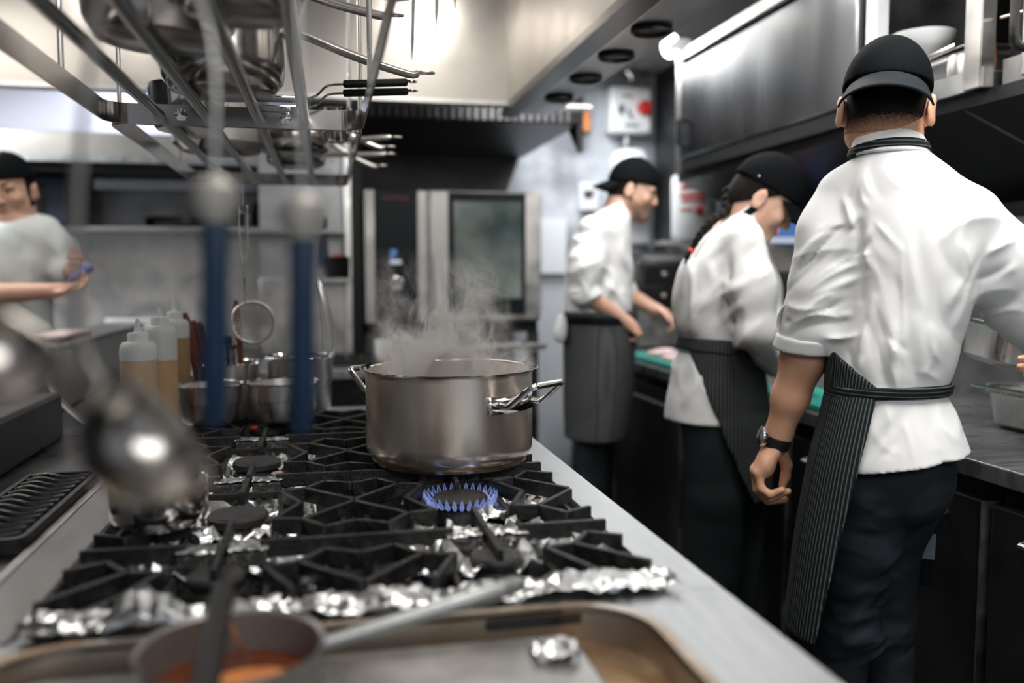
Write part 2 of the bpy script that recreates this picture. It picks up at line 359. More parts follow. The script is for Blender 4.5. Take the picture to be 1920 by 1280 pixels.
# ------------------------------------------------------------------ smooth solids for bodies and cloth (distance field -> one continuous mesh)
class Field:
    def __init__(s, lo, hi, h):
        s.lo = np.array(lo, dtype=np.float32); s.h = h
        s.n = np.ceil((np.array(hi) - np.array(lo)) / h).astype(int) + 1
        s.D = np.full(s.n, 0.12, dtype=np.float32)
        s.ax = [s.lo[i] + np.arange(s.n[i], dtype=np.float32) * h for i in range(3)]
    def sub(s, lo, hi):
        a = np.clip(np.floor((np.array(lo) - s.lo) / s.h).astype(int), 0, s.n); b = np.clip(np.ceil((np.array(hi) - s.lo) / s.h).astype(int) + 1, 0, s.n)
        if np.any(b <= a): return None
        sl = tuple(slice(a[i], b[i]) for i in range(3))
        X, Y, Z = np.meshgrid(s.ax[0][sl[0]], s.ax[1][sl[1]], s.ax[2][sl[2]], indexing='ij', sparse=True)
        return sl, X, Y, Z
    def op(s, prim, k=0.01, mode='u', margin=0.06):
        fn, lo, hi = prim
        r = s.sub(np.array(lo) - margin - k, np.array(hi) + margin + k)
        if r is None: return s
        sl, X, Y, Z = r
        d = fn(X, Y, Z).astype(np.float32); D = s.D[sl]
        if mode == 'u': h = np.clip(0.5 + 0.5 * (D - d) / k, 0, 1); s.D[sl] = D * (1 - h) + d * h - k * h * (1 - h)
        elif mode == 's': h = np.clip(0.5 - 0.5 * (D + d) / k, 0, 1); s.D[sl] = D * (1 - h) - d * h + k * h * (1 - h)
        return s
    def cut(s, p, n):                              # keep the side the normal points away from
        p = np.array(p); n = np.array(n, dtype=float); n /= np.linalg.norm(n)
        X, Y, Z = np.meshgrid(*s.ax, indexing='ij', sparse=True)
        d = ((X - p[0]) * n[0] + (Y - p[1]) * n[1] + (Z - p[2]) * n[2]).astype(np.float32)
        np.maximum(s.D, d, out=s.D); return s
    def fun(s, f, band=0.04):                      # D += f(x, y, z) near the surface
        idx = np.nonzero(np.abs(s.D) < band)
        X = s.ax[0][idx[0]]; Y = s.ax[1][idx[1]]; Z = s.ax[2][idx[2]]
        s.D[idx] += f(X, Y, Z).astype(np.float32); return s
    def mesh(s):
        D = s.D; D[[0, -1]] = np.maximum(D[[0, -1]], 1e-3); D[:, [0, -1]] = np.maximum(D[:, [0, -1]], 1e-3); D[:, :, [0, -1]] = np.maximum(D[:, :, [0, -1]], 1e-3)
        I = D < 0
        c = I[:-1, :-1, :-1].astype(np.int8)
        cnt = sum(I[i:I.shape[0] - 1 + i, j:I.shape[1] - 1 + j, k:I.shape[2] - 1 + k].astype(np.int8) for i in (0, 1) for j in (0, 1) for k in (0, 1))
        act = (cnt > 0) & (cnt < 8)
        ci = np.nonzero(act); nv = len(ci[0])
        vid = np.full(act.shape, -1, dtype=np.int32); vid[ci] = np.arange(nv)
        pos = np.zeros((nv, 3), dtype=np.float32); num = np.zeros(nv, dtype=np.float32)
        corners = [(i, j, k) for i in (0, 1) for j in (0, 1) for k in (0, 1)]
        val = {q: D[ci[0] + q[0], ci[1] + q[1], ci[2] + q[2]] for q in corners}
        for q in corners:
            for a in range(3):
                if q[a]: continue
                r = list(q); r[a] = 1; r = tuple(r)
                v0, v1 = val[q], val[r]; m = (v0 < 0) != (v1 < 0)
                t = np.where(m, v0 / np.where(m, v0 - v1, 1), 0)
                for b in range(3): pos[:, b] += np.where(m, q[b] + (t if b == a else 0), 0)
                num += m
        pos /= num[:, None]
        V = (np.stack(ci, 1) + pos) * s.h + s.lo
        quads = []
        for a in range(3):
            b, c2 = (a + 1) % 3, (a + 2) % 3
            s0 = [slice(None)] * 3; s1 = [slice(None)] * 3; s0[a] = slice(0, -1); s1[a] = slice(1, None)
            A = I[tuple(s0)]; B = I[tuple(s1)]; e = np.nonzero(A != B)
            ok = np.ones(len(e[0]), bool)
            for x in (b, c2): ok &= (e[x] > 0) & (e[x] < act.shape[x])
            e = [x[ok] for x in e]
            def cell(db, dc):
                q = [x.copy() for x in e]; q[b] -= db; q[c2] -= dc
                return vid[tuple(q)]
            Q = np.stack([cell(1, 1), cell(0, 1), cell(0, 0), cell(1, 0)], 1)
            fl = ~A[tuple(e)]
            Q[fl] = Q[fl][:, ::-1]
            quads.append(Q)
        return V, np.concatenate(quads)
    def build(s, name, material, parent=None, smooth=1):
        V, Q = s.mesh()
        if smooth:                                 # light Laplacian smoothing
            for _ in range(smooth):
                acc = np.zeros_like(V); n = np.zeros(len(V), dtype=np.float32)
                for i in range(4):
                    np.add.at(acc, Q[:, i], V[Q[:, (i + 1) % 4]]); np.add.at(n, Q[:, i], 1)
                V = V * 0.5 + acc / np.maximum(n, 1)[:, None] * 0.5
        org = np.array(wloc(parent)) if parent is not None else np.array([(V[:, 0].min() + V[:, 0].max()) / 2, (V[:, 1].min() + V[:, 1].max()) / 2, V[:, 2].min()])
        me = bpy.data.meshes.new(name)
        me.vertices.add(len(V)); me.vertices.foreach_set('co', (V - org).astype(np.float32).ravel())
        me.loops.add(len(Q) * 4); me.loops.foreach_set('vertex_index', Q.astype(np.int32).ravel())
        me.polygons.add(len(Q)); me.polygons.foreach_set('loop_start', np.arange(0, len(Q) * 4, 4, dtype=np.int32))
        me.polygons.foreach_set('use_smooth', np.ones(len(Q), bool))
        me.update(calc_edges=True); me.validate()
        mats = material if isinstance(material, (list, tuple)) else [material]
        for m in mats: me.materials.append(m)
        o = bpy.data.objects.new(name, me); COL.objects.link(o)
        if parent is not None: o.parent = parent
        else: o.location = org
        s.V, s.Q = V, Q
        return o
def A3(v): return np.array([float(x) for x in v])
def cone(a, b, ra, rb):                            # limb: a tapering rounded segment
    a = A3(a); b = A3(b); ba = b - a; L2 = max(float(ba @ ba), 1e-9); R = max(ra, rb)
    def fn(X, Y, Z):
        t = np.clip(((X - a[0]) * ba[0] + (Y - a[1]) * ba[1] + (Z - a[2]) * ba[2]) / L2, 0, 1)
        return np.sqrt((X - a[0] - t * ba[0]) ** 2 + (Y - a[1] - t * ba[1]) ** 2 + (Z - a[2] - t * ba[2]) ** 2) - (ra + (rb - ra) * t)
    return fn, np.minimum(a, b) - R, np.maximum(a, b) + R
def ell(c, r, R=None):                             # ellipsoid; rows of R are its axes
    c = A3(c); r = A3(r); R = np.eye(3) if R is None else np.array([A3(q) for q in R]); m = float(r.max())
    def fn(X, Y, Z):
        dx, dy, dz = X - c[0], Y - c[1], Z - c[2]
        q = [(dx * R[i, 0] + dy * R[i, 1] + dz * R[i, 2]) for i in range(3)]
        k0 = np.sqrt(sum((q[i] / r[i]) ** 2 for i in range(3))); k1 = np.sqrt(sum((q[i] / r[i] ** 2) ** 2 for i in range(3))) + 1e-6
        return k0 * (k0 - 1) / k1
    return fn, c - m, c + m
def loft(st, u, v, rnd=0.0):
    """tube of elliptical sections: st = [(centre, half width along u, half depth along v), ...]"""
    C = np.array([A3(q[0]) for q in st]); a = np.array([q[1] for q in st]); b = np.array([q[2] for q in st])
    u = A3(u); u /= np.linalg.norm(u); v = A3(v); v /= np.linalg.norm(v)
    w = np.cross(u, v); w /= np.linalg.norm(w)
    tk = C @ w
    if tk[-1] < tk[0]: w = -w; tk = -tk
    cu = C @ u; cv = C @ v; m = float(max(a.max(), b.max()))
    # smooth resampling of the stations
    tt = np.linspace(tk[0], tk[-1], 80)
    def sm(y):
        z = np.interp(tt, tk, y)
        for _ in range(3): z = np.convolve(np.pad(z, 3, mode='reflect', reflect_type='odd'), np.ones(7) / 7, 'valid')
        return z
    Su, Sv, Sa, Sb = sm(cu), sm(cv), sm(a), sm(b)
    def fn(X, Y, Z):
        t = X * w[0] + Y * w[1] + Z * w[2]
        q = np.clip((t - tt[0]) / (tt[1] - tt[0]), 0, 78.999); i = q.astype(np.int32); f = (q - i).astype(np.float32)
        g = lambda S: S[i] * (1 - f) + S[i + 1] * f
        x = X * u[0] + Y * u[1] + Z * u[2] - g(Su); y = X * v[0] + Y * v[1] + Z * v[2] - g(Sv); A = g(Sa); B = g(Sb)
        k0 = np.sqrt((x / A) ** 2 + (y / B) ** 2); k1 = np.sqrt((x / A ** 2) ** 2 + (y / B ** 2) ** 2) + 1e-6
        d = k0 * (k0 - 1) / k1
        e = np.maximum(tt[0] - t, t - tt[-1])
        if rnd: return np.maximum(d, e) if rnd < 0 else np.where(e > -rnd, np.sqrt(np.maximum(d + rnd, 0) ** 2 + np.maximum(e + rnd, 0) ** 2) - rnd + np.minimum(np.maximum(d + rnd, e + rnd), 0), d)
        return np.maximum(d, e)
    return fn, C.min(0) - m, C.max(0) + m
def folds(seed, amp, freq, n=6, axis=(0, 0, 1), squash=0.35):
    """soft cloth creases: ridged waves in a few slanted directions"""
    rg = np.random.RandomState(seed); K = []
    for _ in range(n):
        d = rg.normal(size=3); d = d / np.linalg.norm(d) + np.array(axis) * rg.uniform(0.2, 1.0) * rg.choice([-1, 1]); d /= np.linalg.norm(d)
        K.append((d * freq * rg.uniform(0.6, 1.6), rg.uniform(0, 6.28), rg.normal(size=3) * freq * 0.35, rg.uniform(0, 6.28), rg.uniform(0.5, 1)))
    def f(X, Y, Z):
        o = 0
        for k, p, k2, p2, am in K:
            s_ = np.sin(X * k[0] + Y * k[1] + Z * k[2] + p + 1.3 * np.sin(X * k2[0] + Y * k2[1] + Z * k2[2] + p2))
            env = 0.5 + 0.5 * np.sin(X * k2[1] + Y * k2[2] + Z * k2[0] + p)
            o = o + am * env * (0.5 - np.sqrt(np.abs(s_) + 0.02))
        return amp * o / n * 2.0
    return f
def crease(a, b, w, amp):
    """one ridge (amp > 0) or valley (amp < 0) between two points"""
    a = A3(a); b = A3(b); ba = b - a; L2 = float(ba @ ba)
    def f(X, Y, Z):
        tr = ((X - a[0]) * ba[0] + (Y - a[1]) * ba[1] + (Z - a[2]) * ba[2]) / L2; t = np.clip(tr, 0, 1)
        d2 = (X - a[0] - t * ba[0]) ** 2 + (Y - a[1] - t * ba[1]) ** 2 + (Z - a[2] - t * ba[2]) ** 2
        return -amp * np.exp(-d2 / (w * w)) * (0.35 + 0.65 * np.sin(np.pi * np.clip(tr * 0.9 + 0.05, 0, 1)))
    return f
# ------------------------------------------------------------------ the setting
def struct(mb, name, m, **k): return tag(mb.build(name, m, **k), kind='structure')
struct(MB().box((-3.4, -1.2, -0.06), (2.25, 5.7, 0.0)), 'floor', M['floor'])
struct(MB().box((-3.4, -1.2, 2.55), (2.25, 5.7, 2.62)), 'ceiling', M['ceiling'])
struct(MB().box((-3.4, 5.5, 0), (2.25, 5.7, 2.55)), 'wall_back', M['wallgrey'])
struct(MB().box((2.12, -1.2, 0), (2.25, 5.5, 2.55)), 'wall_right', M['walldark'])
struct(MB().box((-3.4, -1.2, 0), (-3.28, 5.5, 2.55)), 'wall_left', M['walldark'])
struct(MB().add([(x, y, z) for y in (5.46, 5.5) for x, z in ((-0.1, 0.0), (1.06, 0.0), (1.06, 1.60), (1.27, 2.16), (1.27, 2.55), (-0.1, 2.55))],
                [(0, 1, 2, 3, 4, 5), (11, 10, 9, 8, 7, 6)] + [(i, (i + 1) % 6, 6 + (i + 1) % 6, 6 + i) for i in range(6)]), 'trim_1', M['walldark'])
# pale tiled band at the left of the back wall
M['lilactile'] = mat('pale_tile', (0.58, 0.60, 0.70), 0.35, 0, (0.50, 0.52, 0.62), 2)
struct(MB().box((-2.3, 5.45, 1.95), (-0.12, 5.5, 2.4)), 'trim_2', M['lilactile'])
struct(MB().box((-3.28, 5.44, 0.9), (-0.12, 5.5, 1.95)), 'trim_3', M['greysteel'])

# ------------------------------------------------------------------ extraction hood over the range
hd = empty('extraction_hood', (-0.6, 1.7, 1.93), 'big steel extraction hood hanging over the gas range', 'hood')
HX, HY, HL, HN, HZ, HT = 0.75, 3.63, -2.05, -0.35, 1.98, 2.549
b = MB()
b.box((HL, HY, HZ), (HX, HY + 0.02, HT)); b.box((HX, HN, HZ), (HX + 0.02, HY + 0.02, HT)); b.box((HL - 0.02, HN, HZ), (HL, HY + 0.02, HT))
b.box((HL, HN, HT - 0.02), (HX, HY, HT))
b.build('canopy', M['hood'], hd)
b = MB()
b.box((HX, HN, 1.925), (HX + 0.045, HY + 0.05, HZ))
b.box((HX - 0.03, HN, 1.925), (HX, HY, 1.935))
b.build('gutter', M['black'], hd)
b = MB().box((HL, HY - 0.02, 1.965), (HX + 0.36, HY + 0.06, HZ)).box((HX + 0.045, HN, 1.928), (HX + 0.052, HY + 0.05, 1.98))
b.build('lip', M['steel_x'], hd)
fl = MB().box((HX + 0.052, HN, 1.945), (HX + 0.215, HY + 0.05, 1.965)).build('flange', M['greysteel'], hd)
for yy in (1.55, 1.95, 2.33, 2.63, 2.95, 3.30):
    MB().lathe((HX + 0.135, yy, 1.945), [(0.055, 0), (0.058, -0.012), (0.050, -0.016), (0.042, -0.006), (0.0, -0.004)], 28).build('air_nozzle', M['black'], hd)
# slanted grease filter bank along the middle of the canopy
b = MB()
for i in range(9):
    y = 0.2 + i * 0.36
    b.add([(-0.75, y, 2.48), (-0.75, y + 0.34, 2.48), (-0.45, y + 0.34, 2.20), (-0.45, y, 2.20), (-0.73, y, 2.50), (-0.73, y + 0.34, 2.50), (-0.43, y + 0.34, 2.22), (-0.43, y, 2.22)],
          [(0, 1, 2, 3), (7, 6, 5, 4), (0, 4, 5, 1), (1, 5, 6, 2), (2, 6, 7, 3), (3, 7, 4, 0)])
    for k in range(1, 9):
        t = k / 9
        b.bar((-0.75 + 0.3 * t - 0.005, y + 0.01, 2.48 - 0.28 * t - 0.005), (-0.75 + 0.3 * t - 0.005, y + 0.33, 2.48 - 0.28 * t - 0.005), 0.012, 0.006)
b.build('grease_filters', M['hood'], hd)
for xx, yy, hw in ((0.30, 0.95, 0.20), (0.42, 3.40, 0.09), (-0.80, 3.40, 0.09)):
    fr = MB().box((xx - hw, yy - hw, 2.41), (xx + hw, yy + hw, 2.46)).build('hood_lamp', M['dull'], hd, bevel=0.008)
    MB().box((xx - hw * .9, yy - hw * .9, 2.402), (xx + hw * .9, yy + hw * .9, 2.41)).build('diffuser', M['lamp'], fr)

# small black hood above the oven
oh = empty('oven_hood', (0.65, 4.7, 1.97), 'low black ventilation hood above the combi oven', 'hood')
MB().box((0.18, 4.15, 1.99), (1.22, 5.45, 2.14)).build('box', M['panelblack'], oh, bevel=0.006)
b = MB()
for i in range(26): b.box((0.22 + i * 0.037, 4.135, 1.995), (0.236 + i * 0.037, 4.15, 2.10))
b.build('louvre', M['darksteel'], oh)
MB().add([(1.22, 4.2, 2.14), (1.22, 4.2, 1.86), (1.22, 4.55, 2.14), (1.25, 4.2, 2.14), (1.25, 4.2, 1.86), (1.25, 4.55, 2.14)],
         [(0, 1, 2), (5, 4, 3), (0, 3, 4, 1), (1, 4, 5, 2), (2, 5, 3, 0)]).build('bracket', M['black'], oh)

# ceiling strip lamps (the aisle lights)
for i, (y, l) in enumerate(((1.05, 'slim ceiling lamp above the aisle, nearest the camera'), (2.75, 'slim ceiling lamp above the middle of the aisle'), (4.35, 'slim ceiling lamp at the far end of the aisle'))):
    e = empty('ceiling_lamp', (1.15, y, 2.49), l, 'lamp', 'aisle ceiling lamps')
    MB().box((0.97, y - 0.55, 2.51), (1.33, y + 0.55, 2.55)).build('housing', M['white'], e, bevel=0.006)
    MB().box((0.99, y - 0.53, 2.503), (1.31, y + 0.53, 2.511)).build('diffuser', M['lamp'], e)

# ------------------------------------------------------------------ right-hand wall: cabinets
c = empty('wall_cabinet', (1.86, 3.15, 1.735), 'large steel-fronted wall cabinet with lift-up door above the bending cook', 'cabinet')
MB().box((1.62, 2.44, 1.735), (2.11, 3.86, 2.27)).build('body', M['darksteel'], c, bevel=0.004)
MB().box((1.585, 2.45, 1.79), (1.62, 3.80, 2.225)).build('door', M['door'], c, bevel=0.006)
b = MB(); b.box((1.588, 3.80, 1.74), (1.62, 3.86, 2.27)); b.box((1.585, 2.44, 2.228), (1.62, 3.86, 2.275))
b.build('frame', M['steel_x'], c, bevel=0.003)
MB().box((1.592, 2.44, 1.735), (1.62, 3.80, 1.785)).build('seal', M['blackmatt'], c)
MB().bar((1.575, 2.6, 2.215), (1.575, 3.78, 2.215), 0.014, 0.012).build('hinge_strip', M['blackmatt'], c)
MB().tube([(1.59, 3.74, 1.84), (1.555, 3.74, 1.85), (1.555, 3.74, 1.95), (1.59, 3.74, 1.96)], 0.012, 10).build('handle', M['blackplastic'], c)
e = empty('spot_lamp', (1.60, 3.86, 2.27), 'small bright round lamp on the far top corner of the steel wall cabinet', 'lamp')
MB().lathe((1.60, 3.84, 2.275), [(0.0, 0.05), (0.05, 0.05), (0.062, 0.03), (0.062, 0.0), (0.0, 0.0)], 24).build('housing', M['white'], e)
MB().lathe((1.535, 3.84, 2.30), [(0.0, 0.0), (0.040, -0.004), (0.055, -0.02)], 24, axis=(-1, -0.5, -0.2)).build('lens', M['lamp'], e)

c = empty('open_shelf_unit', (1.86, 2.15, 1.735), 'open steel wall shelf holding a white bowl above the nearest cook', 'shelf')
MB().box((1.60, 1.93, 1.735), (2.11, 2.40, 1.78)).build('shelf_board', M['steel'], c, bevel=0.003)
b = MB(); b.box((1.595, 1.92, 1.735), (1.60, 2.40, 1.785)); b.build('shelf_lip', M['worktop'], c)
MB().box((1.588, 2.355, 1.735), (1.63, 2.405, 2.54)).build('upright', M['white'], c, bevel=0.003)
MB().box((1.588, 1.925, 1.735), (1.63, 1.985, 2.54)).build('upright', M['dull'], c, bevel=0.003)
MB().box((2.08, 1.93, 1.78), (2.11, 2.40, 2.54)).build('back_panel', M['greysteel'], c)
MB().tube([(1.60, 2.35, 1.842), (1.60, 2.03, 1.862)], 0.006, 10).build('guard_rail', M['chrome'], c)
c = empty('upper_cupboard', (1.86, 1.5, 1.735), 'dark upper cupboard with a long pull handle at the right edge', 'cabinet')
MB().box((1.66, 1.05, 1.735), (2.11, 1.915, 2.54)).build('body', M['panelblack'], c, bevel=0.004)
MB().box((1.61, 1.05, 1.74), (1.66, 1.82, 2.54)).build('door', M['dull'], c, bevel=0.004)
MB().box((1.64, 1.825, 1.74), (1.66, 1.91, 1.80)).build('vent_strip', M['greysteel'], c)
MB().tube(arc([(1.61, 1.80, 1.80), (1.575, 1.80, 1.815), (1.572, 1.80, 1.90), (1.572, 1.80, 2.0), (1.61, 1.80, 2.02)], 4), 0.011, 10).build('handle', M['black'], c)
MB().tube([(1.63, 1.84, 1.895), (1.63, 1.91, 1.90)], 0.004, 8).build('latch_rod', M['chrome'], c)
# sloping black panel below the cupboards
c = empty('canopy_panel', (1.95, 2.2, 1.45), 'sloping black canopy panel under the wall shelves', 'panel')
MB().add([(1.62, 1.0, 1.734), (1.62, 3.9, 1.734), (2.11, 3.9, 1.734), (2.11, 1.0, 1.734), (1.62, 1.0, 1.70), (1.62, 3.9, 1.70), (2.11, 3.9, 1.50), (2.11, 1.0, 1.50)],
         [(0, 1, 2, 3), (7, 6, 5, 4), (0, 4, 5, 1), (1, 5, 6, 2), (2, 6, 7, 3), (3, 7, 4, 0)]).build('panel', M['panelblack'], c)
MB().bar((1.63, 2.02, 1.697), (2.1, 2.02, 1.50), 0.008, 0.006).build('seam', M['greysteel'], c)
struct(MB().box((2.07, 1.0, 0.88), (2.12, 4.9, 1.43)), 'trim_4', M['greysteel'])
struct(MB().box((2.055, 1.0, 1.43), (2.12, 4.9, 1.446)), 'trim_5', M['worktop'])

# ------------------------------------------------------------------ right-hand counter
CX = 1.335
wt = MB().box((CX, 0.75, 0.845), (2.10, 4.75, 0.885)).build('worktop', M['slate'], bevel=0.004)
tag(wt, 'long dark worktop running along the right wall', 'worktop')
def fridge(y0, y1, label):
    e = empty('counter_fridge', (1.7, (y0 + y1) / 2, 0.0), label, 'fridge', 'black undercounter fridges')
    MB().box((CX + 0.05, y0 + 0.004, 0.10), (2.10, y1 - 0.004, 0.842)).build('body', M['panelblack'], e)
    d = MB().box((CX + 0.012, y0 + 0.012, 0.13), (CX + 0.05, y1 - 0.012, 0.80)).build('door', M['panelblack'], e, bevel=0.005)
    MB().box((CX + 0.006, y0 + 0.006, 0.13), (CX + 0.05, y0 + 0.011, 0.80)).build('door_edge', M['dull'], e)
    MB().tube([(CX + 0.012, y0 + 0.12, 0.75), (CX - 0.014, y0 + 0.12, 0.745), (CX - 0.014, y1 - 0.12, 0.745), (CX + 0.012, y1 - 0.12, 0.75)], 0.008, 8).build('handle', M['darksteel'], d)
    MB().box((CX + 0.03, y0 + 0.02, 0.0), (2.06, y1 - 0.02, 0.10)).build('plinth', M['blackmatt'], e)
fridge(0.76, 1.56, 'black undercounter fridge beside the nearest cook, at the right edge')
fridge(1.56, 2.36, 'black undercounter fridge hidden behind the nearest cook')
fridge(2.36, 3.16, 'black undercounter fridge in front of the bending cook')
fridge(3.16, 3.96, 'black undercounter fridge between the two farther cooks')
fridge(3.96, 4.74, 'black undercounter fridge farthest down the aisle')

# gastronorm pans at the right edge
def gastro(name, cx, cy, z, lx, ly, h, label, parts_m, rot=None, group=None):
    """deep steel pan with a turned-out rim and rounded corners"""
    e = empty(name, (cx, cy, z), label, 'pan', group)
    def ring(ix, r, zz): return [(cx + x, cy + y, z + zz) for x, y in rrect(-lx / 2 + ix, -ly / 2 + ix, lx / 2 - ix, ly / 2 - ix, r, 5)]
    n = len(ring(0, 0.03, 0))
    def shell(rs, cap):
        m = MB(); vs = []; fs = []
        for q in rs: vs += q
        for i in range(len(rs) - 1):
            fs += [(i * n + k, i * n + (k + 1) % n, (i + 1) * n + (k + 1) % n, (i + 1) * n + k) for k in range(n)]
        if cap: fs.append(tuple((len(rs) - 1) * n + k for k in range(n)))
        return m.add(vs, fs)
    shell([ring(0.022, 0.03, h), ring(0.022, 0.03, h * 0.85), ring(0.026, 0.034, h * 0.8), ring(0.034, 0.04, 0.012), ring(0.046, 0.045, 0.0)], True).build('basin', parts_m, e, solid=0.0015)
    shell([ring(0.0, 0.02, h - 0.004), ring(0.0, 0.02, h), ring(0.003, 0.022, h + 0.002), ring(0.023, 0.03, h + 0.001)], False).build('rim', M['chrome'], e, solid=0.0012)
    if rot: e.rotation_euler = rot
    return e
gastro('steel_pan', 1.80, 1.845, 0.886, 0.34, 0.26, 0.105, 'deep steel pan standing on the dark worktop at the right edge', M['steel'])
gastro('steel_pan', 1.70, 1.86, 1.035, 0.33, 0.26, 0.10, 'tilted deep steel pan held by the nearest cook at the right edge', M['steel'], rot=(0.05, 0.22, -0.25))

# things on the wall shelf
bw = empty('white_bowl', at(1730, 98, 2.2), 'white ceramic bowl standing on the open wall shelf', 'bowl')
cc = at(1730, 98, 2.2); cc.z = 1.866
MB().lathe(cc, [(0.0, 0.0), (0.032, 0.0), (0.036, 0.006), (0.062, 0.022), (0.080, 0.050), (0.084, 0.068), (0.080, 0.069), (0.074, 0.05), (0.05, 0.022), (0.0, 0.014)], 40).build('bowl', M['ceramic'], bw)
bw.location = cc
for ch in kids(bw): ch.data.transform(Matrix.Translation(at(1730, 98, 2.2) - cc))
gastro('steel_box', 1.74, 2.17, 1.781, 0.24, 0.34, 0.082, 'lidless steel box under the white bowl on the wall shelf', M['steel_x'])
b = MB(); cx_, cy_ = 1.64, 2.055
b.lathe((cx_, cy_, 1.781), [(0.0, 0.0), (0.035, 0.0), (0.036, 0.006), (0.036, 0.055), (0.033, 0.062), (0.0, 0.064)], 24)
tag(b.build('seasoning_tin', M['dull']), 'small metal tin at the front of the open wall shelf', 'tin')
tag(MB().lathe((1.66, 1.995, 1.781), [(0.0, 0), (0.022, 0), (0.026, 0.03), (0.022, 0.08), (0.012, 0.086), (0.0, 0.09)], 20).build('orange_shaker', M['orange']), 'small orange shaker next to the shelf upright', 'shaker')

# ------------------------------------------------------------------ back of the aisle: wall fittings
e = empty('isolator_switch', at(1180, 250, 5.42), 'white wall switch box with red knob above the farther cooks', 'switch')
p0 = at(1141, 250, 5.4); p1 = at(1219, 166, 5.4)
MB().box((p0.x, 5.36, p0.z), (p1.x, 5.499, p1.z)).build('box', M['white'], e, bevel=0.02, seg=3)
k = at(1207, 203, 5.36)
MB().lathe(k, [(0.0, 0.05), (0.035, 0.05), (0.045, 0.04), (0.045, 0.0)], 24, axis=(0, -1, 0)).build('knob', M['red'], e)
b = MB(); q = at(1165, 205, 5.36); b.box((q.x - 0.013, 5.352, q.z - 0.028), (q.x + 0.013, 5.361, q.z + 0.028))
q = at(1180, 214, 5.36); b.bar((q.x - 0.012, 5.356, q.z + 0.03), (q.x + 0.016, 5.356, q.z - 0.03), 0.01, 0.012, up=(0, -1, 0))
q = at(1186, 235, 5.36); b.box((q.x - 0.05, 5.353, q.z - 0.006), (q.x + 0.04, 5.361, q.z + 0.006))
q = at(1176, 180, 5.36); b.box((q.x - 0.03, 5.353, q.z - 0.005), (q.x + 0.03, 5.361, q.z + 0.005))
b.build('marking', M['blackplastic'], e)
b = MB()
for px in (1183, 1207):
    t = at(px, 165, 5.40); b.tube([t, t + Vector((0, 0, 0.07)), Vector((t.x + (-0.03 if px < 1190 else 0.03), 5.40, t.z + 0.10)), Vector((t.x + (-0.03 if px < 1190 else 0.03), 5.40, 2.549))], 0.013, 10)
    b.lathe(t, [(0.02, 0.0), (0.02, 0.03)], 14, capa=True, capb=True)
b.build('conduit', M['chrome'], e)
MB().tube([at(1175, 252, 5.43), at(1175, 275, 5.43)], 0.022, 12).build('gland', M['dull'], e)
e = empty('towel_dispenser', at(1178, 340, 5.42), 'white round-topped paper dispenser on the wall behind the farthest cook', 'dispenser')
q = at(1177, 345, 5.4)
MB().lathe((q.x, 5.355, q.z), [(0.135, -0.10), (0.135, 0.10), (0.125, 0.16), (0.095, 0.20), (0.04, 0.213), (0.0, 0.215)], 32, capa=True).build('shell', M['white'], e)
MB().box((q.x - 0.03, 5.40, q.z + 0.19), (q.x + 0.03, 5.499, q.z + 0.24)).build('hanger', M['dull'], e)
def sheet_of_paper(px0, py0, px1, py1, label, y=5.44, m='paper', name='paper_notice', lines=None, lm='blackplastic'):
    a = at(px0, py1, y); c = at(px1, py0, y)
    e = empty(name, ((a.x + c.x) / 2, y, a.z), label, 'notice')
    MB().box((a.x, y - 0.004, a.z), (c.x, y, c.z)).build('sheet', M[m], e)
    if lines:
        b = MB()
        for (u0, u1, v, h) in lines:
            x0 = a.x + (c.x - a.x) * u0; x1 = a.x + (c.x - a.x) * u1; z = c.z + (a.z - c.z) * v
            b.box((x0, y - 0.0065, z - h / 2), (x1, y - 0.004, z + h / 2))
        b.build('print', M[lm], e)
    return e
sheet_of_paper(1014, 409, 1062, 512, 'bluish white paper sheet on the wall just right of the oven', y=5.452)
sheet_of_paper(1086, 342, 1122, 393, 'small white card with a dark print on the back wall', y=5.452, lines=((0.2, 0.8, 0.35, 0.02), (0.25, 0.7, 0.5, 0.03)), lm='darksteel')
sheet_of_paper(1180, 396, 1216, 456, 'plain white sheet on the wall in front of the farthest cook', y=5.452)
sheet_of_paper(1078, 210, 1106, 244, 'small orange sticker high on the back wall beside the hood', y=5.452, m='orange', name='orange_sticker')
# tub of printed labels under the wall cabinet
e = empty('white_tub', at(1300, 450, 4.4), 'large white plastic tub with red print and red cap under the wall cabinet', 'tub')
q = at(1300, 450, 4.4); q2 = at(1300, 330, 4.4); hh = q2.z - q.z
MB().lathe((q.x, 4.4, q.z), [(0.0, 0.0), (0.108, 0.0), (0.116, 0.02), (0.120, hh * 0.94), (0.112, hh), (0.0, hh)], 36).build('body', M['white'], e)
MB().lathe((q.x + 0.01, 4.36, q.z + hh), [(0.05, 0.0), (0.05, 0.03), (0.0, 0.03)], 24).build('cap', M['red'], e)
b = MB()
for i, (a0, a1, v, h) in enumerate(((3.7, 4.9, 0.80, 0.02), (3.7, 4.9, 0.68, 0.02), (3.75, 4.8, 0.60, 0.014), (4.4, 4.7, 0.44, 0.05), (3.7, 4.3, 0.46, 0.012))):
    n = 8
    for k in range(n):
        t0 = a0 + (a1 - a0) * k / n; t1 = a0 + (a1 - a0) * (k + 1) / n
        b.quad(*[(q.x + 0.1215 * math.cos(t), 4.4 + 0.1215 * math.sin(t), q.z + hh * v + s) for t, s in ((t0, -h / 2), (t1, -h / 2), (t1, h / 2), (t0, h / 2))])
b.build('print', M['red'], e, solid=0.001)
tag(MB().box((q.x - 0.14, 4.24, q.z - 0.02), (2.11, 4.6, q.z - 0.001)).build('wall_shelf', M['dull'], bevel=0.002), 'short steel wall shelf under the white tub', 'shelf')
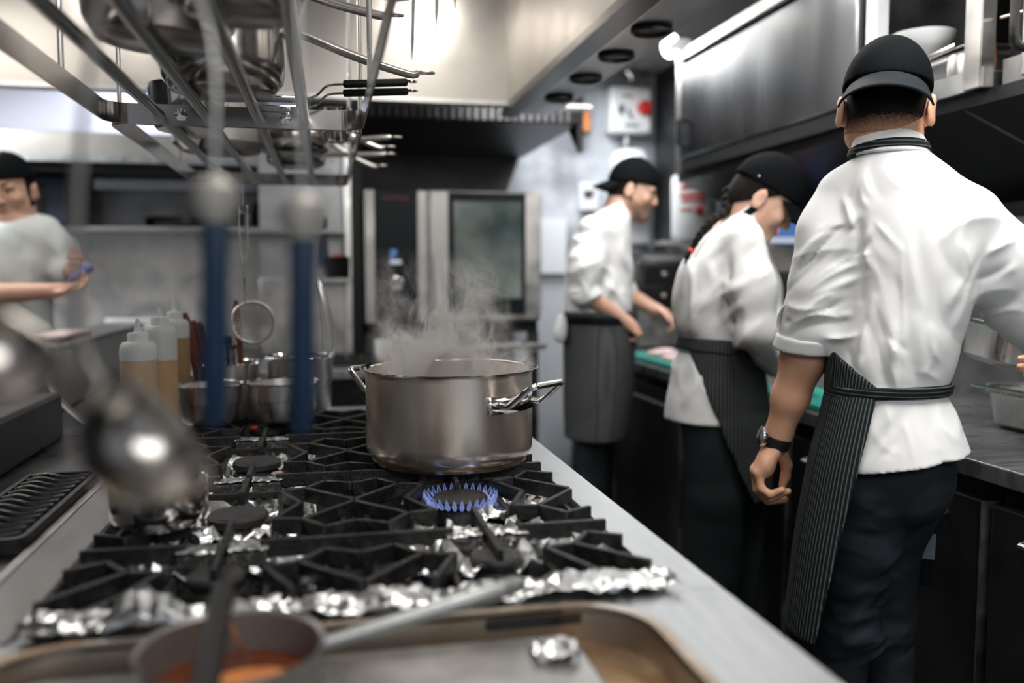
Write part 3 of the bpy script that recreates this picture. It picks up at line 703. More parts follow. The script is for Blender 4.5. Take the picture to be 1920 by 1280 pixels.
# cold-drawer appliance at the far end of the worktop
e = empty('drawer_unit', (1.83, 4.5, 0.885), 'dark appliance with two drawers on the far end of the worktop', 'appliance')
MB().box((1.56, 4.28, 0.886), (2.09, 4.72, 1.335)).build('housing', M['darksteel'], e, bevel=0.005)
for z in (1.11, 1.22):
    d = MB().box((1.60, 4.262, z), (2.05, 4.28, z + 0.095)).build('drawer', M['panelblack'], e, bevel=0.003)
    MB().lathe((1.70, 4.262, z + 0.05), [(0.012, 0.0), (0.014, 0.02), (0.0, 0.024)], 14, axis=(0, -1, 0)).build('knob', M['dull'], d)
MB().box((1.57, 4.27, 0.90), (2.08, 4.281, 1.09)).build('front_panel', M['steel'], e)
gastro('white_tray', 1.80, 4.47, 1.337, 0.46, 0.34, 0.05, 'white tray on top of the dark drawer appliance', M['white'])
# grille cabinet and scale by the bending cook's face
e = empty('grille_cabinet', (1.83, 3.45, 0.885), 'grey steel cabinet with a black perforated grille behind the bending cook', 'cabinet')
MB().box((1.60, 3.2, 0.886), (2.06, 3.7, 1.385)).build('housing', M['dull'], e, bevel=0.006)
MB().box((1.63, 3.188, 1.02), (2.02, 3.2, 1.29)).build('grille_frame', M['greysteel'], e, bevel=0.004)
b = MB()
for i in range(24): b.box((1.645 + i * 0.0153, 3.182, 1.035), (1.651 + i * 0.0153, 3.188, 1.275))
for i in range(14): b.box((1.645, 3.180, 1.035 + i * 0.0178), (2.005, 3.186, 1.041 + i * 0.0178))
g = MB().box((1.64, 3.184, 1.03), (2.01, 3.19, 1.28)).build('grille_back', M['black'], e)
b.build('mesh', M['darksteel'], g)
e = empty('kitchen_scale', (1.75, 3.35, 1.386), 'grey scale with blue panel and red digits on the grille cabinet', 'scale')
MB().box((1.60, 3.24, 1.386), (1.92, 3.52, 1.50)).build('housing', M['dull'], e, bevel=0.01)
MB().box((1.69, 3.232, 1.392), (1.88, 3.241, 1.495)).build('display', M['blueled'], e)
b = MB()
for i, x in enumerate((1.715, 1.745)):            # seven-segment red digits
    z0 = 1.435; s_ = 0.02
    for seg in ((x, z0, x + s_, z0), (x, z0 + s_, x + s_, z0 + s_), (x, z0 + 2 * s_, x + s_, z0 + 2 * s_), (x, z0, x, z0 + s_), (x + s_, z0, x + s_, z0 + s_), (x, z0 + s_, x, z0 + 2 * s_), (x + s_, z0 + s_, x + s_, z0 + 2 * s_)):
        b.bar((seg[0], 3.231, seg[1]), (seg[2] + 1e-4, 3.231, seg[3] + 1e-4), 0.005, 0.006, up=(0, 1, 0))
b.build('digits', M['redled'], e)
MB().box((1.69, 3.2315, 1.395), (1.88, 3.2335, 1.42)).build('keypad', M['whiteled'], e)

# chopping boards and what lies on them
def board(x0, y0, x1, y1, z, label):
    e = tag(MB().prism(rrect(x0, y0, x1, y1, 0.015, 4), z, z + 0.018).build('chopping_board', M['teal'], bevel=0.003), label, 'chopping board', 'green chopping boards')
    return e
board(1.37, 3.30, 1.585, 3.95, 0.886, 'green chopping board under the farthest cook\'s hands')
board(1.36, 2.12, 1.57, 2.66, 0.886, 'green chopping board under the bending cook\'s hands')
M['meat'] = mat('pale_pink_meat', (0.62, 0.38, 0.36), 0.45, 0, (0.72, 0.62, 0.62), 18)
for i, (x, y, s, l) in enumerate(((1.47, 3.52, 0.07, 'pale cut of meat on the far green chopping board, nearer piece'), (1.49, 3.74, 0.07, 'pale cut of meat on the far green chopping board, farther piece'))):
    F_ = Field((x - 0.14, y - 0.13, 0.90), (x + 0.14, y + 0.13, 0.98), 0.006)
    F_.op(ell((x, y, 0.912), (s, s * 0.8, 0.022))).op(ell((x + 0.03, y + 0.02, 0.914), (s * 0.6, s * 0.7, 0.02)), 0.02).cut((0, 0, 0.905), (0, 0, -1))
    tag(F_.build('meat_cut', M['meat']), l, 'meat', 'meat on the far board')
tag(MB().prism(rrect(1.52, 3.12, 1.66, 3.24, 0.02), 0.886, 0.925).build('blue_box', M['violet'], bevel=0.004), 'small blue box on the worktop near the far chopping board', 'box')

# ------------------------------------------------------------------ combi oven
OY = 4.4
def ox(px): return at(px, 480, OY).x
def oz(py): return at(850, py, OY).z
e = empty('combi_oven', ((ox(683) + ox(1013)) / 2, OY + 0.35, oz(606)), 'steel combi oven with black control panel and glass door', 'oven')
MB().box((ox(683), OY + 0.03, oz(606)), (ox(1013), 5.15, oz(356))).build('housing', M['dull'], e, bevel=0.008)
MB().box((ox(684), OY, oz(604)), (ox(703), OY + 0.03, oz(358))).build('side_trim', M['dull'], e, bevel=0.003)
cp = MB().box((ox(703), OY, oz(602)), (ox(783), OY + 0.03, oz(357))).build('control_panel', M['screen'], e, bevel=0.003)
MB().box((ox(783), OY, oz(604)), (ox(801), OY + 0.03, oz(358))).build('middle_trim', M['dull'], e, bevel=0.003)
d = MB().box((ox(805), OY - 0.03, oz(600)), (ox(1012), OY + 0.03, oz(358))).build('door', M['dull'], e, bevel=0.006)
MB().box((ox(839), OY - 0.036, oz(590)), (ox(983), OY - 0.029, oz(361))).build('door_surround', M['screen'], d, bevel=0.004)
MB().box((ox(849), OY - 0.041, oz(560)), (ox(975), OY - 0.035, oz(378))).build('door_glass', M['glassdark'], d, bevel=0.003)
MB().bar((ox(816), OY - 0.07, oz(473)), (ox(820), OY - 0.07, oz(575)), 0.03, 0.022, up=(0, -1, 0)).bar((ox(816), OY - 0.03, oz(480)), (ox(816), OY - 0.07, oz(480)), 0.02, 0.02).bar((ox(819), OY - 0.03, oz(568)), (ox(819), OY - 0.07, oz(568)), 0.02, 0.02).build('door_handle', M['whiteplastic'], d, bevel=0.006)
# red badge lettering over the panel
M['badge'] = mat('red_badge', (0.45, 0.09, 0.08), 0.4, 0)
tcu = bpy.data.curves.new('badge', 'FONT'); tcu.body = 'RATIONAL'; tcu.size = 0.034; tcu.extrude = 0.001; tcu.align_x = 'CENTER'; tcu.align_y = 'CENTER'
tob = bpy.data.objects.new('badge_text', tcu); COL.objects.link(tob)
tme = bpy.data.meshes.new_from_object(tob.evaluated_get(bpy.context.evaluated_depsgraph_get()))
bpy.data.objects.remove(tob)
wtxt = max(v.co.x for v in tme.vertices) - min(v.co.x for v in tme.vertices)
sc_ = (ox(768) - ox(720)) / wtxt
tme.transform(Matrix.Translation(Vector((ox(744), OY - 0.0012, oz(373))) - wloc(cp)) @ Matrix.Rotation(PI / 2, 4, 'X') @ Matrix.Diagonal((sc_, 0.034 and sc_ * 1.0, 1, 1)))
tme.materials.clear(); tme.materials.append(M['badge'])
bo = bpy.data.objects.new('badge', tme); COL.objects.link(bo); bo.parent = cp
b = MB().box((ox(732), OY - 0.003, oz(478)), (ox(744), OY, oz(468))).box((ox(730), OY - 0.003, oz(484)), (ox(742), OY, oz(479)))
b.build('touch_screen', M['blueled'], cp)
MB().box((ox(731), OY - 0.003, oz(495)), (ox(752), OY, oz(487))).build('screen_icons', M['whiteled'], cp)
kc = Vector((ox(742), OY, oz(530)))
MB().lathe(kc, [(0.036, 0.0), (0.034, 0.02), (0.026, 0.022), (0.02, 0.014), (0.0, 0.013)], 30, axis=(0, -1, 0)).build('dial', M['chrome'], cp)
MB().lathe(kc, [(0.012, 0.014), (0.012, 0.02), (0.0, 0.021)], 16, axis=(0, -1, 0)).build('dial_centre', M['blackplastic'], cp)
e = empty('oven_stand', ((ox(683) + ox(1013)) / 2, OY + 0.35, 0), 'black stand under the combi oven', 'stand')
MB().box((ox(688), OY + 0.02, oz(606) - 0.05), (ox(1010), 5.1, oz(606) - 0.002)).build('top', M['panelblack'], e)
for x in (ox(694), ox(1004)):
    for y in (OY + 0.06, 5.05): MB().box((x - 0.025, y - 0.025, 0), (x + 0.025, y + 0.025, oz(606) - 0.05)).build('leg', M['darksteel'], e)
MB().box((ox(690), OY + 0.04, 0.25), (ox(1008), 5.1, 0.28)).build('lower_shelf', M['darksteel'], e)
MB().box((ox(684), 5.08, 0.28), (ox(1012), 5.11, oz(606) - 0.05)).build('back_board', M['panelblack'], e)
# rail of the stand towards the range
tag(MB().bar((0.30, 4.16, 0.920), (1.055, 4.16, 0.920), 0.035, 0.026).bar((0.34, 4.16, 0.92), (0.34, 4.42, 0.92), 0.02, 0.02).bar((1.0, 4.16, 0.92), (1.0, 4.42, 0.92), 0.02, 0.02).build('tray_rail', M['worktop'], bevel=0.004), 'pale steel rail in front of the combi oven', 'rail')

# table across the end of the range
e = empty('end_table', (-0.3, 3.9, 0.0), 'steel-topped black table between the range and the oven', 'table')
MB().box((-0.74, 3.62, 0.845), (0.74, 4.12, 0.885)).build('table_top', M['worktop'], e, bevel=0.004)
MB().box((-0.72, 3.66, 0.0), (0.72, 4.10, 0.843)).build('cabinet', M['panelblack'], e)
for x in (0.1, -0.6): MB().box((x, 3.645, 0.1), (x + 0.6, 3.66, 0.8)).build('door', M['black'], e, bevel=0.004)
q = at(721, 652, 4.0)
b = MB().lathe((q.x, 4.0, 0.886), [(0.0, 0.0), (0.036, 0.0), (0.040, 0.006), (0.044, 0.09), (0.041, 0.09), (0.036, 0.01), (0.0, 0.008)], 30)
tag(b.build('white_cup', M['ceramic']), 'white cup on the table in front of the oven', 'cup')
# black hob grates lying on that table
b = MB()
for x0 in (0.13, 0.38):
    for i in range(4): b.bar((x0 - 0.1 + i * 0.06, 3.75, 0.90), (x0 - 0.1 + i * 0.06, 4.0, 0.90), 0.010, 0.028)
    for y in (3.75, 3.88, 4.0): b.bar((x0 - 0.1, y, 0.90), (x0 + 0.08, y, 0.90), 0.010, 0.028)
tag(b.build('spare_grate', M['ironworn']), 'low grey grate lying on the table behind the pot', 'grate')

# ------------------------------------------------------------------ back left: steel kitchen line
e = empty('back_range', (-1.6, 4.8, 0), 'long steel cooking line along the back wall at left', 'counter')
MB().box((-3.2, 4.45, 0.90), (0.0, 5.2, 0.95)).build('worktop', M['worktop'], e, bevel=0.004)
MB().box((-3.2, 4.48, 0.0), (0.0, 5.2, 0.90)).build('base', M['steel_x'], e)
MB().box((-3.2, 5.2, 0.0), (0.0, 5.24, 1.52)).build('splashback', M['dull'], e)
MB().box((-3.2, 4.95, 1.50), (0.0, 5.24, 1.52)).build('upper_shelf', M['steel_x'], e, bevel=0.003)
e = empty('back_hood', (-1.6, 4.8, 1.85), 'second steel hood over the back cooking line', 'hood')
MB().box((-3.2, 4.55, 1.80), (-0.05, 5.43, 1.94)).build('canopy', M['hood'], e, bevel=0.006)
MB().box((-3.2, 4.60, 1.76), (-0.05, 5.43, 1.80)).build('underside', M['panelblack'], e)
MB().box((-3.2, 4.535, 1.80), (-0.05, 4.55, 1.83)).build('lip', M['worktop'], e)
MB().box((-1.1, 4.70, 1.69), (-0.15, 4.76, 1.735)).build('strip_light_housing', M['lilactile'], e)
e = empty('salamander_grill', (-1.75, 4.95, 1.522), 'dark blue-grey salamander grill on the shelf of the back line', 'grill')
M['navy'] = mat('navy_enamel', (0.035, 0.045, 0.075), 0.4, 0)
MB().box((-2.2, 4.80, 1.523), (-1.25, 5.20, 1.755)).build('housing', M['navy'], e, bevel=0.008)
MB().box((-2.1, 4.79, 1.56), (-1.35, 4.80, 1.70)).build('opening', M['black'], e)
MB().tube([(-2.1, 4.75, 1.55), (-1.35, 4.75, 1.55)], 0.012, 10).build('handle', M['steel'], e)
for i, (px, w_, h_, m, l) in enumerate(((345, 0.20, 0.05, 'black', 'low black pan on the upper shelf of the back line'), (465, 0.05, 0.08, 'greysteel', 'small grey pot on the upper shelf of the back line'), (490, 0.045, 0.14, 'black', 'tall black canister on the upper shelf of the back line'))):
    q = at(px, 420, 5.05)
    tag(MB().lathe((q.x, 5.08, 1.521), [(0.0, 0.0), (w_ * 0.9, 0.0), (w_, 0.012), (w_, h_), (w_ * 0.94, h_), (w_ * 0.86, 0.012), (0.0, 0.010)], 28).build('shelf_pot', M[m]), l, 'pot')
tag(MB().prism(rrect(-1.86, 4.62, -1.42, 4.85, 0.03), 0.951, 0.99).build('meat_tray', M['meat'], bevel=0.006), 'pinkish slab of meat on the worktop of the back line', 'meat')
b = MB(); b.box((-1.02, 4.465, 0.965), (-0.72, 4.48, 1.06)); tag(b.build('control_plate', M['white'], bevel=0.004), 'pale control plate on the front of the back line', 'plate')
# tall steel cabinet left of the oven
X0, X1 = at(655, 480, 4.3).x - 0.42, at(655, 480, 4.3).x
e = empty('tall_cabinet', ((X0 + X1) / 2, 4.55, 0), 'tall steel rack cabinet left of the combi oven', 'cabinet')
MB().box((X0, 4.32, 0.886), (X1, 4.42, 1.25)).build('lower_panel', M['dull'], e, bevel=0.004)
MB().box((X1 - 0.02, 4.30, 0.0), (X1 + 0.012, 4.44, 1.93)).build('upright', M['steel'], e, bevel=0.003)
MB().box((X0, 4.42, 0.0), (X1, 4.44, 1.93)).build('back', M['greysteel'], e)
MB().box((X0 - 0.06, 4.28, 1.465), (X1 - 0.02, 4.44, 1.485)).build('shelf', M['worktop'], e)
MB().box((X1 + 0.013, 4.45, 0.0), (X1 + 0.065, 5.1, 1.93)).build('side_gap', M['panelblack'], e)
q = at(634, 500, 4.25)
e = empty('red_tool_holder', (q.x, 4.25, 1.25), 'black holder with a red tool beside the tall steel cabinet', 'holder')
MB().lathe((q.x, 4.25, 1.252), [(0.0, 0.0), (0.052, 0.0), (0.056, 0.10), (0.05, 0.10), (0.0, 0.01)], 24).build('cup', M['blackmatt'], e)
MB().tube([(q.x, 4.25, 1.27), (q.x + 0.01, 4.25, 1.36)], [0.02, 0.032], 12).build('red_tool', M['red'], e)
tag(MB().box((q.x - 0.10, 4.19, 1.235), (q.x + 0.06, 4.319, 1.251)).build('holder_shelf', M['dull']), 'narrow ledge under the black tool holder', 'shelf')
q = at(608, 470, 4.3)
e = empty('blue_knife', (q.x, 4.3, q.z - 0.05), 'blue-black knife hanging on the tall steel cabinet', 'knife')
MB().add([(q.x - 0.022, 4.30, q.z + 0.07), (q.x + 0.016, 4.30, q.z + 0.07), (q.x + 0.024, 4.30, q.z - 0.08), (q.x - 0.03, 4.30, q.z - 0.05), (q.x - 0.022, 4.318, q.z + 0.07), (q.x + 0.016, 4.318, q.z + 0.07), (q.x + 0.024, 4.318, q.z - 0.08), (q.x - 0.03, 4.318, q.z - 0.05)],
         [(0, 1, 2, 3), (7, 6, 5, 4), (0, 4, 5, 1), (1, 5, 6, 2), (2, 6, 7, 3), (3, 7, 4, 0)]).build('blade', M['navy'], e)
MB().box((q.x - 0.015, 4.298, q.z + 0.07), (q.x + 0.012, 4.318, q.z + 0.16)).build('handle', M['blackplastic'], e, bevel=0.004)
M['beigeknob'] = mat('beige_knob', (0.42, 0.40, 0.37), 0.5, 0.3)
# ------------------------------------------------------------------ gas range
ZT = 0.885                                        # steel top
GX = (-0.142, 0.225); GY = (1.045, 1.440, 1.848, 2.250); GH, GV, GZ = 0.183, 0.2005, 0.910
def frame(mb, ox0, oy0, ox1, oy1, hole, z, depth):
    """flat top with a rounded opening and the opening's upright wall"""
    n = len(hole); cx = sum(p[0] for p in hole) / n; cy = sum(p[1] for p in hole) / n
    out = []
    for x, y in hole:
        dx, dy = x - cx, y - cy
        t = min([abs(v) for v in (((ox1 if dx > 0 else ox0) - cx) / dx if abs(dx) > 1e-6 else 1e9, ((oy1 if dy > 0 else oy0) - cy) / dy if abs(dy) > 1e-6 else 1e9)])
        out.append([cx + dx * t, cy + dy * t])
    for (qx, qy) in ((ox0, oy0), (ox1, oy0), (ox1, oy1), (ox0, oy1)):   # snap the nearest one to each corner
        i = min(range(n), key=lambda k: (out[k][0] - qx) ** 2 + (out[k][1] - qy) ** 2); out[i] = [qx, qy]
    vs = [(x, y, z) for x, y in out] + [(x, y, z) for x, y in hole] + [(x, y, z - depth) for x, y in hole]
    fs = [(i, (i + 1) % n, n + (i + 1) % n, n + i) for i in range(n)] + [(n + i, n + (i + 1) % n, 2 * n + (i + 1) % n, 2 * n + i) for i in range(n)]
    return mb.add(vs, fs)
RX0, RX1, RY0, RY1 = -0.405, 0.482, 1.0, 2.62
gr = empty('gas_range', (0.04, 1.8, 0), 'long steel gas range with black grates and open burners', 'range')
hole = rrect(-0.335, 1.012, 0.418, 2.46, 0.02, 4)
frame(MB(), RX0, RY0, RX1, RY1, hole, ZT, 0.045).build('top_frame', M['worktop'], gr)
b = MB().box((RX1 - 0.008, RY0, 0.10), (RX1, RY1, ZT - 0.001)).box((RX0, RY1 - 0.008, 0.10), (RX1, RY1, ZT - 0.001)).box((RX0, RY0, 0.10), (RX0 + 0.008, RY1, ZT - 0.001))
b.build('side_panels', M['steel_x'], gr)
MB().box((RX0, RY0, ZT), (-0.337, RY1, ZT + 0.003)).build('side_channel', M['channel'], gr, bevel=0.001)
MB().box((-0.34, 1.006, 0.825), (0.424, 2.466, 0.842)).build('burner_well', M['black'], gr)
MB().box((RX0 + 0.03, RY0, 0.0), (RX1 - 0.04, RY1 - 0.03, 0.10)).build('plinth', M['blackmatt'], gr)
for i, cx in enumerate(GX):
    for j, cy in enumerate(GY):
        dy = 0.115 if j == 0 else (0.05 if (i, j) == (1, 1) else 0.012)
        c_ = 0.66 if j == 0 else 0.87
        bu = MB().lathe((cx, cy + dy, 0.842), [(0.046, 0.0), (0.050, 0.012), (0.042, 0.030), (0.038, 0.036), (0.0, 0.036)], 30).build('burner', M['ironworn'], gr)
        MB().lathe((cx, cy + dy, 0.878), [(q_ * c_, z_) for q_, z_ in ((0.052, 0.0), (0.055, 0.003), (0.055, 0.012), (0.05, 0.0165), (0.0, 0.0175))], 40).build('burner_cap', M['iron'], bu)
        if j > 0:
            br = MB().box((cx - 0.058, cy - GV - 0.020, 0.842), (cx - 0.008, cy - GV + 0.014, 0.899)).box((cx + 0.008, cy - GV - 0.020, 0.842), (cx + 0.058, cy - GV + 0.014, 0.899)).build('flue_block', M['flue'], gr, bevel=0.002)
# igniter knobs of foil on little posts beside each burner
def bars(mb, cx, cy, half=False):
    def P(u, v): return (cx + u * GH, cy + v * GV, GZ)
    W, H = 0.0085, 0.025
    for sx in (-1, 1):
        segs = []
        for sv in ((1,) if half else (-1, 1)):
            segs += [((.34, .44 * sv), (.57, .48 * sv)), ((.57, .48 * sv), (.75, .72 * sv)), ((.75, .72 * sv), (.985, .60 * sv)), ((.57, .48 * sv), (.985, .04 * sv)), ((.34, .44 * sv), (.54, 0.0))]
        if not half: segs.append(((.28, -.985), (.985, -.985)))
        for p, q in segs:
            p = P(p[0] * sx, p[1]); q = P(q[0] * sx, q[1])
            d = (Vector(q) - Vector(p)).normalized() * 0.003
            mb.bar(Vector(p) - d, Vector(q) + d, W, H, top=True)
        z = GZ - H
        mb.bar((cx + sx * .9 * GH, cy + (-.02 if half else -.985) * GV, z + 0.006), (cx + sx * .9 * GH, cy + .80 * GV, z + 0.006), W, 0.010, top=True)
        mb.bar((cx + sx * .36 * GH, cy + (-.02 if half else -.985) * GV, z + 0.006), (cx + sx * .36 * GH, cy + .80 * GV, z + 0.006), W, 0.010, top=True)
    for sv in ((1,) if half else (-1, 1)):
        mb.bar(P(0, .97 * sv), P(0, .42 * sv), W, H, top=True)
        mb.bar((cx - .36 * GH, cy + .80 * GV * sv, GZ - 0.02), (cx + .36 * GH, cy + .80 * GV * sv, GZ - 0.02), W, 0.010, top=True)
    return mb
pos = {(0, 0): 'nearest left black grate, edged by crumpled foil', (1, 0): 'nearest right black grate, edged by crumpled foil',
       (0, 1): 'black grate under the small blurred saucepan at left', (1, 1): 'black grate over the lit burner in front of the big pot',
       (0, 2): 'black grate behind the small saucepan, left of the big pot', (1, 2): 'black grate mostly hidden under the big pot',
       (0, 3): 'far left black grate under the round steel containers', (1, 3): 'far right black grate behind the big pot'}
half = bars(MB(), GX[0], GY[0], True).build('burner_grate', M['ironworn'], bevel=0.0012, seg=1)
full = bars(MB(), GX[0], GY[1]).build('burner_grate', M['ironworn'], bevel=0.0012, seg=1)
for i in (0, 1):
    for j in range(4):
        src, sj = (half, 0) if j == 0 else (full, 1)
        o = src if (i == 0 and j == sj) else src.copy()
        if o is not src:
            COL.objects.link(o); o.location = Vector(src.location) + Vector((GX[i] - GX[0], GY[j] - GY[sj], 0))
        tag(o, pos[(i, j)], 'grate', 'cast-iron burner grates')

# ------------------------------------------------------------------ foil
def foil(x0, y0, x1, y1, z, amp, seed, label, nx=34, ny=12, lift=None, cat='foil', name='crumpled_foil'):
    rg = np.random.RandomState(seed)
    K = [(rg.normal(size=2) * rg.uniform(20, 75), rg.uniform(0, 6.28), rg.uniform(.4, 1)) for _ in range(9)]
    J = rg.uniform(-1, 1, size=(ny + 1, nx + 1, 3))
    def fn(u, v):
        i, j = round(u * nx), round(v * ny)
        x = x0 + (x1 - x0) * u + J[j, i, 0] * (x1 - x0) / nx * 0.42; y = y0 + (y1 - y0) * v + J[j, i, 1] * (y1 - y0) / ny * 0.42
        h = sum(a * abs(math.sin(k[0] * x + k[1] * y + p)) for k, p, a in K) / 5.0 - 0.35
        zz = z + amp * h + J[j, i, 2] * amp * 0.28
        if lift: zz += lift(u, v)
        return (x, y, max(zz, z - 0.002))
    m = MB().sheet(fn, nx, ny)
    o = m.build(name, M['foil'], angle=4, solid=-0.0006)
    return tag(o, label, cat, 'aluminium foil pieces on the range')
foil(-0.33, 0.992, 0.425, 1.052, 0.889, 0.016, 1, 'long crumpled foil strip along the front of the burners', 84, 8, lambda u, v: 0.014 * math.exp(-((v - .45) / .25) ** 2) * (0.5 + 0.5 * math.sin(u * 31 + 2 * math.sin(u * 9))) + 0.022 * math.exp(-((u - .16) / .05) ** 2) * math.sin(PI * v) + 0.012 * math.exp(-((u - .88) / .06) ** 2) * math.sin(PI * v))
foil(-0.27, 1.195, 0.0, 1.335, 0.868, 0.032, 2, 'crumpled foil sheet lining the well under the near left grates', 26, 16)
foil(0.10, 1.13, 0.395, 1.335, 0.866, 0.042, 3, 'crumpled foil sheet lining the well under the near right grates', 30, 20)
foil(-0.27, 1.36, -0.02, 1.61, 0.856, 0.030, 4, 'foil sheet around the bare left burner beside the pot', 24, 18)
foil(0.24, 1.38, 0.40, 1.58, 0.852, 0.044, 5, 'foil sheet beside the lit burner under the pot', 18, 18)
foil(-0.26, 1.67, -0.02, 2.02, 0.856, 0.030, 6, 'foil sheet around the left burner in front of the containers', 24, 22)
foil(0.0, 1.07, 0.11, 1.115, 0.844, 0.04, 17, 'small foil wad beside the near right burner', 10, 6)
for i, cx in enumerate(GX):
    for j in (1, 2, 3):
        if (i, j) in ((1, 2), (1, 3)): continue
        y = GY[j] - GV - 0.003
        for s, w in ((-1, 'left'), (1, 'right')):
            x0, x1 = (cx - 0.06, cx - 0.007) if s < 0 else (cx + 0.007, cx + 0.06)
            where = {(0, 1): 'flue block before the bare left burner', (0, 2): 'flue block behind the bare left burner', (0, 3): 'flue block before the round containers', (1, 1): 'flue block before the lit burner'}[(i, j)]
            foil(x0, y - 0.018, x1, y + 0.018, 0.901, 0.005, 30 + i * 7 + j * 3 + s, 'foil cap on %s half of %s' % (w, where), 9, 6, name='foil_cap')
# foil wrapped igniter posts
for i, (x, y, h, l) in enumerate(((0.135, 1.475, 0.05, 'foil-wrapped igniter post left of the lit burner'), (-0.036, 1.47, 0.045, 'foil-wrapped igniter post right of the bare left burner'), (-0.028, 1.88, 0.045, 'pale igniter post right of the left burner before the containers'),
                               (0.33, 1.52, 0.045, 'foil-wrapped igniter post right of the lit burner'), (-0.028, 1.125, 0.052, 'foil-wrapped igniter post right of the nearest left burner'), (-0.232, 1.095, 0.055, 'foil-wrapped igniter post at the front left corner grate'))):
    rg = np.random.RandomState(50 + i)
    prof = [(0.0, h), (0.010, h), (0.014, h * 0.9), (0.012, h * 0.5), (0.013, 0.0)]
    m = MB().lathe((x, y, 0.843), prof, 9); m.v = [(a + rg.uniform(-1, 1) * 0.0025, b_ + rg.uniform(-1, 1) * 0.0025, c_ + rg.uniform(-1, 1) * 0.001) for a, b_, c_ in m.v]
    tag(m.build('igniter_post', M['foil'] if i != 2 else M['dull'], angle=6), l, 'igniter', 'igniter posts of the range')
# food scraps
for i, (px, py, z, r, l) in enumerate(((362, 1088, 0.862, 0.022, 'orange food scrap on the foil by the nearest left burner'), (800, 1063, 0.872, 0.014, 'orange food scrap by the nearest right burner'), (519, 906 - 18, 0.872, 0.012, 'pink food scrap on foil behind the left burner'), (475, 802, 0.905, 0.010, 'red food scrap on the foil before the containers'))):
    q = atz(px, py, z)
    if i == 0: q = Vector((q.x, q.y, 0.868))
    F_ = Field(q - Vector((.035, .035, .02)), q + Vector((.035, .035, .02)), 0.003)
    F_.op(ell(q, (r, r * 0.55, r * 0.4))).op(ell(q + Vector((r * .5, r * .1, 0)), (r * .5, r * .4, r * .35)), 0.005).fun(folds(60 + i, 0.003, 160))
    tag(F_.build('food_scrap', M['orange'] if i < 2 else (M['meat'] if i == 2 else M['red'])), l, 'food', 'food scraps on the range')

# ------------------------------------------------------------------ the big pot
PC = Vector((0.238, 1.712, 0)); PR = 0.1635
pot = empty('stock_pot', (PC.x, PC.y, 0.911), 'big brushed steel pot steaming on the lit burner', 'pot')
prof = [(0.0, 0.911), (0.140, 0.911), (0.148, 0.913), (0.150, 0.918)]
base = MB().lathe(PC, [(0.0, 0.911), (0.146, 0.911), (0.151, 0.9135), (0.152, 0.9185), (0.148, 0.9205), (0.0, 0.921)], 72).build('base', M['burntsteel'], pot)
prof = [(0.146, 0.9200), (0.1535, 0.9235), (0.1590, 0.9290), (0.1622, 0.9370), (PR, 0.9470)] + [(PR, 0.947 + 0.142 * k / 18) for k in range(1, 19)]
m = MB().lathe(PC, prof + [(PR + 0.0005, 1.0905), (PR - 0.0012, 1.0905), (PR - 0.0015, 0.95), (0.155, 0.928), (0.14, 0.924), (0.0, 0.924)], 160)
dc = at(742, 879, 1.56); nv = []
for x, y, z in m.v:                                # the dent low on the front
    r = math.hypot(x - PC.x, y - PC.y)
    if r > 0.12:
        t = Vector((-(y - PC.y), x - PC.x, 0)) / r; d = Vector((x, y, z)) - Vector((dc.x, dc.y, 0.936))
        g = math.exp(-((d.dot(t)) / 0.016) ** 2 - (d.z / 0.008) ** 2) if d.length < 0.06 else 0
        x -= (x - PC.x) / r * 0.006 * g; y -= (y - PC.y) / r * 0.006 * g
    nv.append((x, y, z))
m.v = nv
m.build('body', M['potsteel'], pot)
MB().lathe(PC, [(PR - 0.0015, 1.0885), (PR + 0.004, 1.0905), (PR + 0.0105, 1.0935), (PR + 0.0112, 1.0952), (PR + 0.0095, 1.0955), (PR + 0.002, 1.0925), (PR - 0.002, 1.0900)], 120).build('rim', M['chrome'], pot)
MB().lathe(PC, [(0.0, 1.046), (PR - 0.0015, 1.046)], 64).build('broth', mat('pale_broth', (0.62, 0.46, 0.40), 0.15, 0, (0.55, 0.38, 0.32), 9), pot)
hd_ = Vector((0.657, -0.753, 0)).normalized()
for s in (1, -1):
    d = hd_ * s; t = Vector((-d.y, d.x, 0))
    def hp(r, w, z): return Vector((PC.x, PC.y, 0)) + d * r + t * w + Vector((0, 0, z))
    path = [hp(PR + 0.002, -0.050, 1.038), hp(PR + 0.016, -0.050, 1.037), hp(PR + 0.026, -0.050, 1.042), hp(PR + 0.062, -0.048, 1.071), hp(PR + 0.072, -0.043, 1.077),
            hp(PR + 0.075, -0.032, 1.078), hp(PR + 0.075, 0.032, 1.078), hp(PR + 0.072, 0.043, 1.077), hp(PR + 0.062, 0.048, 1.071), hp(PR + 0.026, 0.050, 1.042), hp(PR + 0.016, 0.050, 1.037), hp(PR + 0.002, 0.050, 1.038)]
    h = MB().tube(arc(path, 5), 0.0058, 14).build('handle', M['chrome'], pot)
    a0 = math.atan2(d.y, d.x)
    MB().sheet(lambda u, v: (PC.x + (PR + 0.0025) * math.cos(a0 + (u - .5) * 0.86), PC.y + (PR + 0.0025) * math.sin(a0 + (u - .5) * 0.86), 1.021 + 0.032 * v), 16, 2).build('handle_plate', M['chrome'], h, solid=-0.002)

# flame
fl_ = MB()
FC = Vector((GX[1], GY[1] + 0.05, 0.882))
for k in range(30):
    a = 2 * PI * k / 30; d = Vector((math.cos(a), math.sin(a), 0))
    p = FC + d * 0.054
    fl_.tube([p, p + d * 0.006 + Vector((0, 0, 0.006)), p + d * 0.009 + Vector((0, 0, 0.013)), p + d * 0.010 + Vector((0, 0, 0.019))], [0.0030, 0.0040, 0.0024, 0.0004], 7)
tag(fl_.build('gas_flame', M['flame']), 'ring of blue gas flames under the big pot', 'flame')

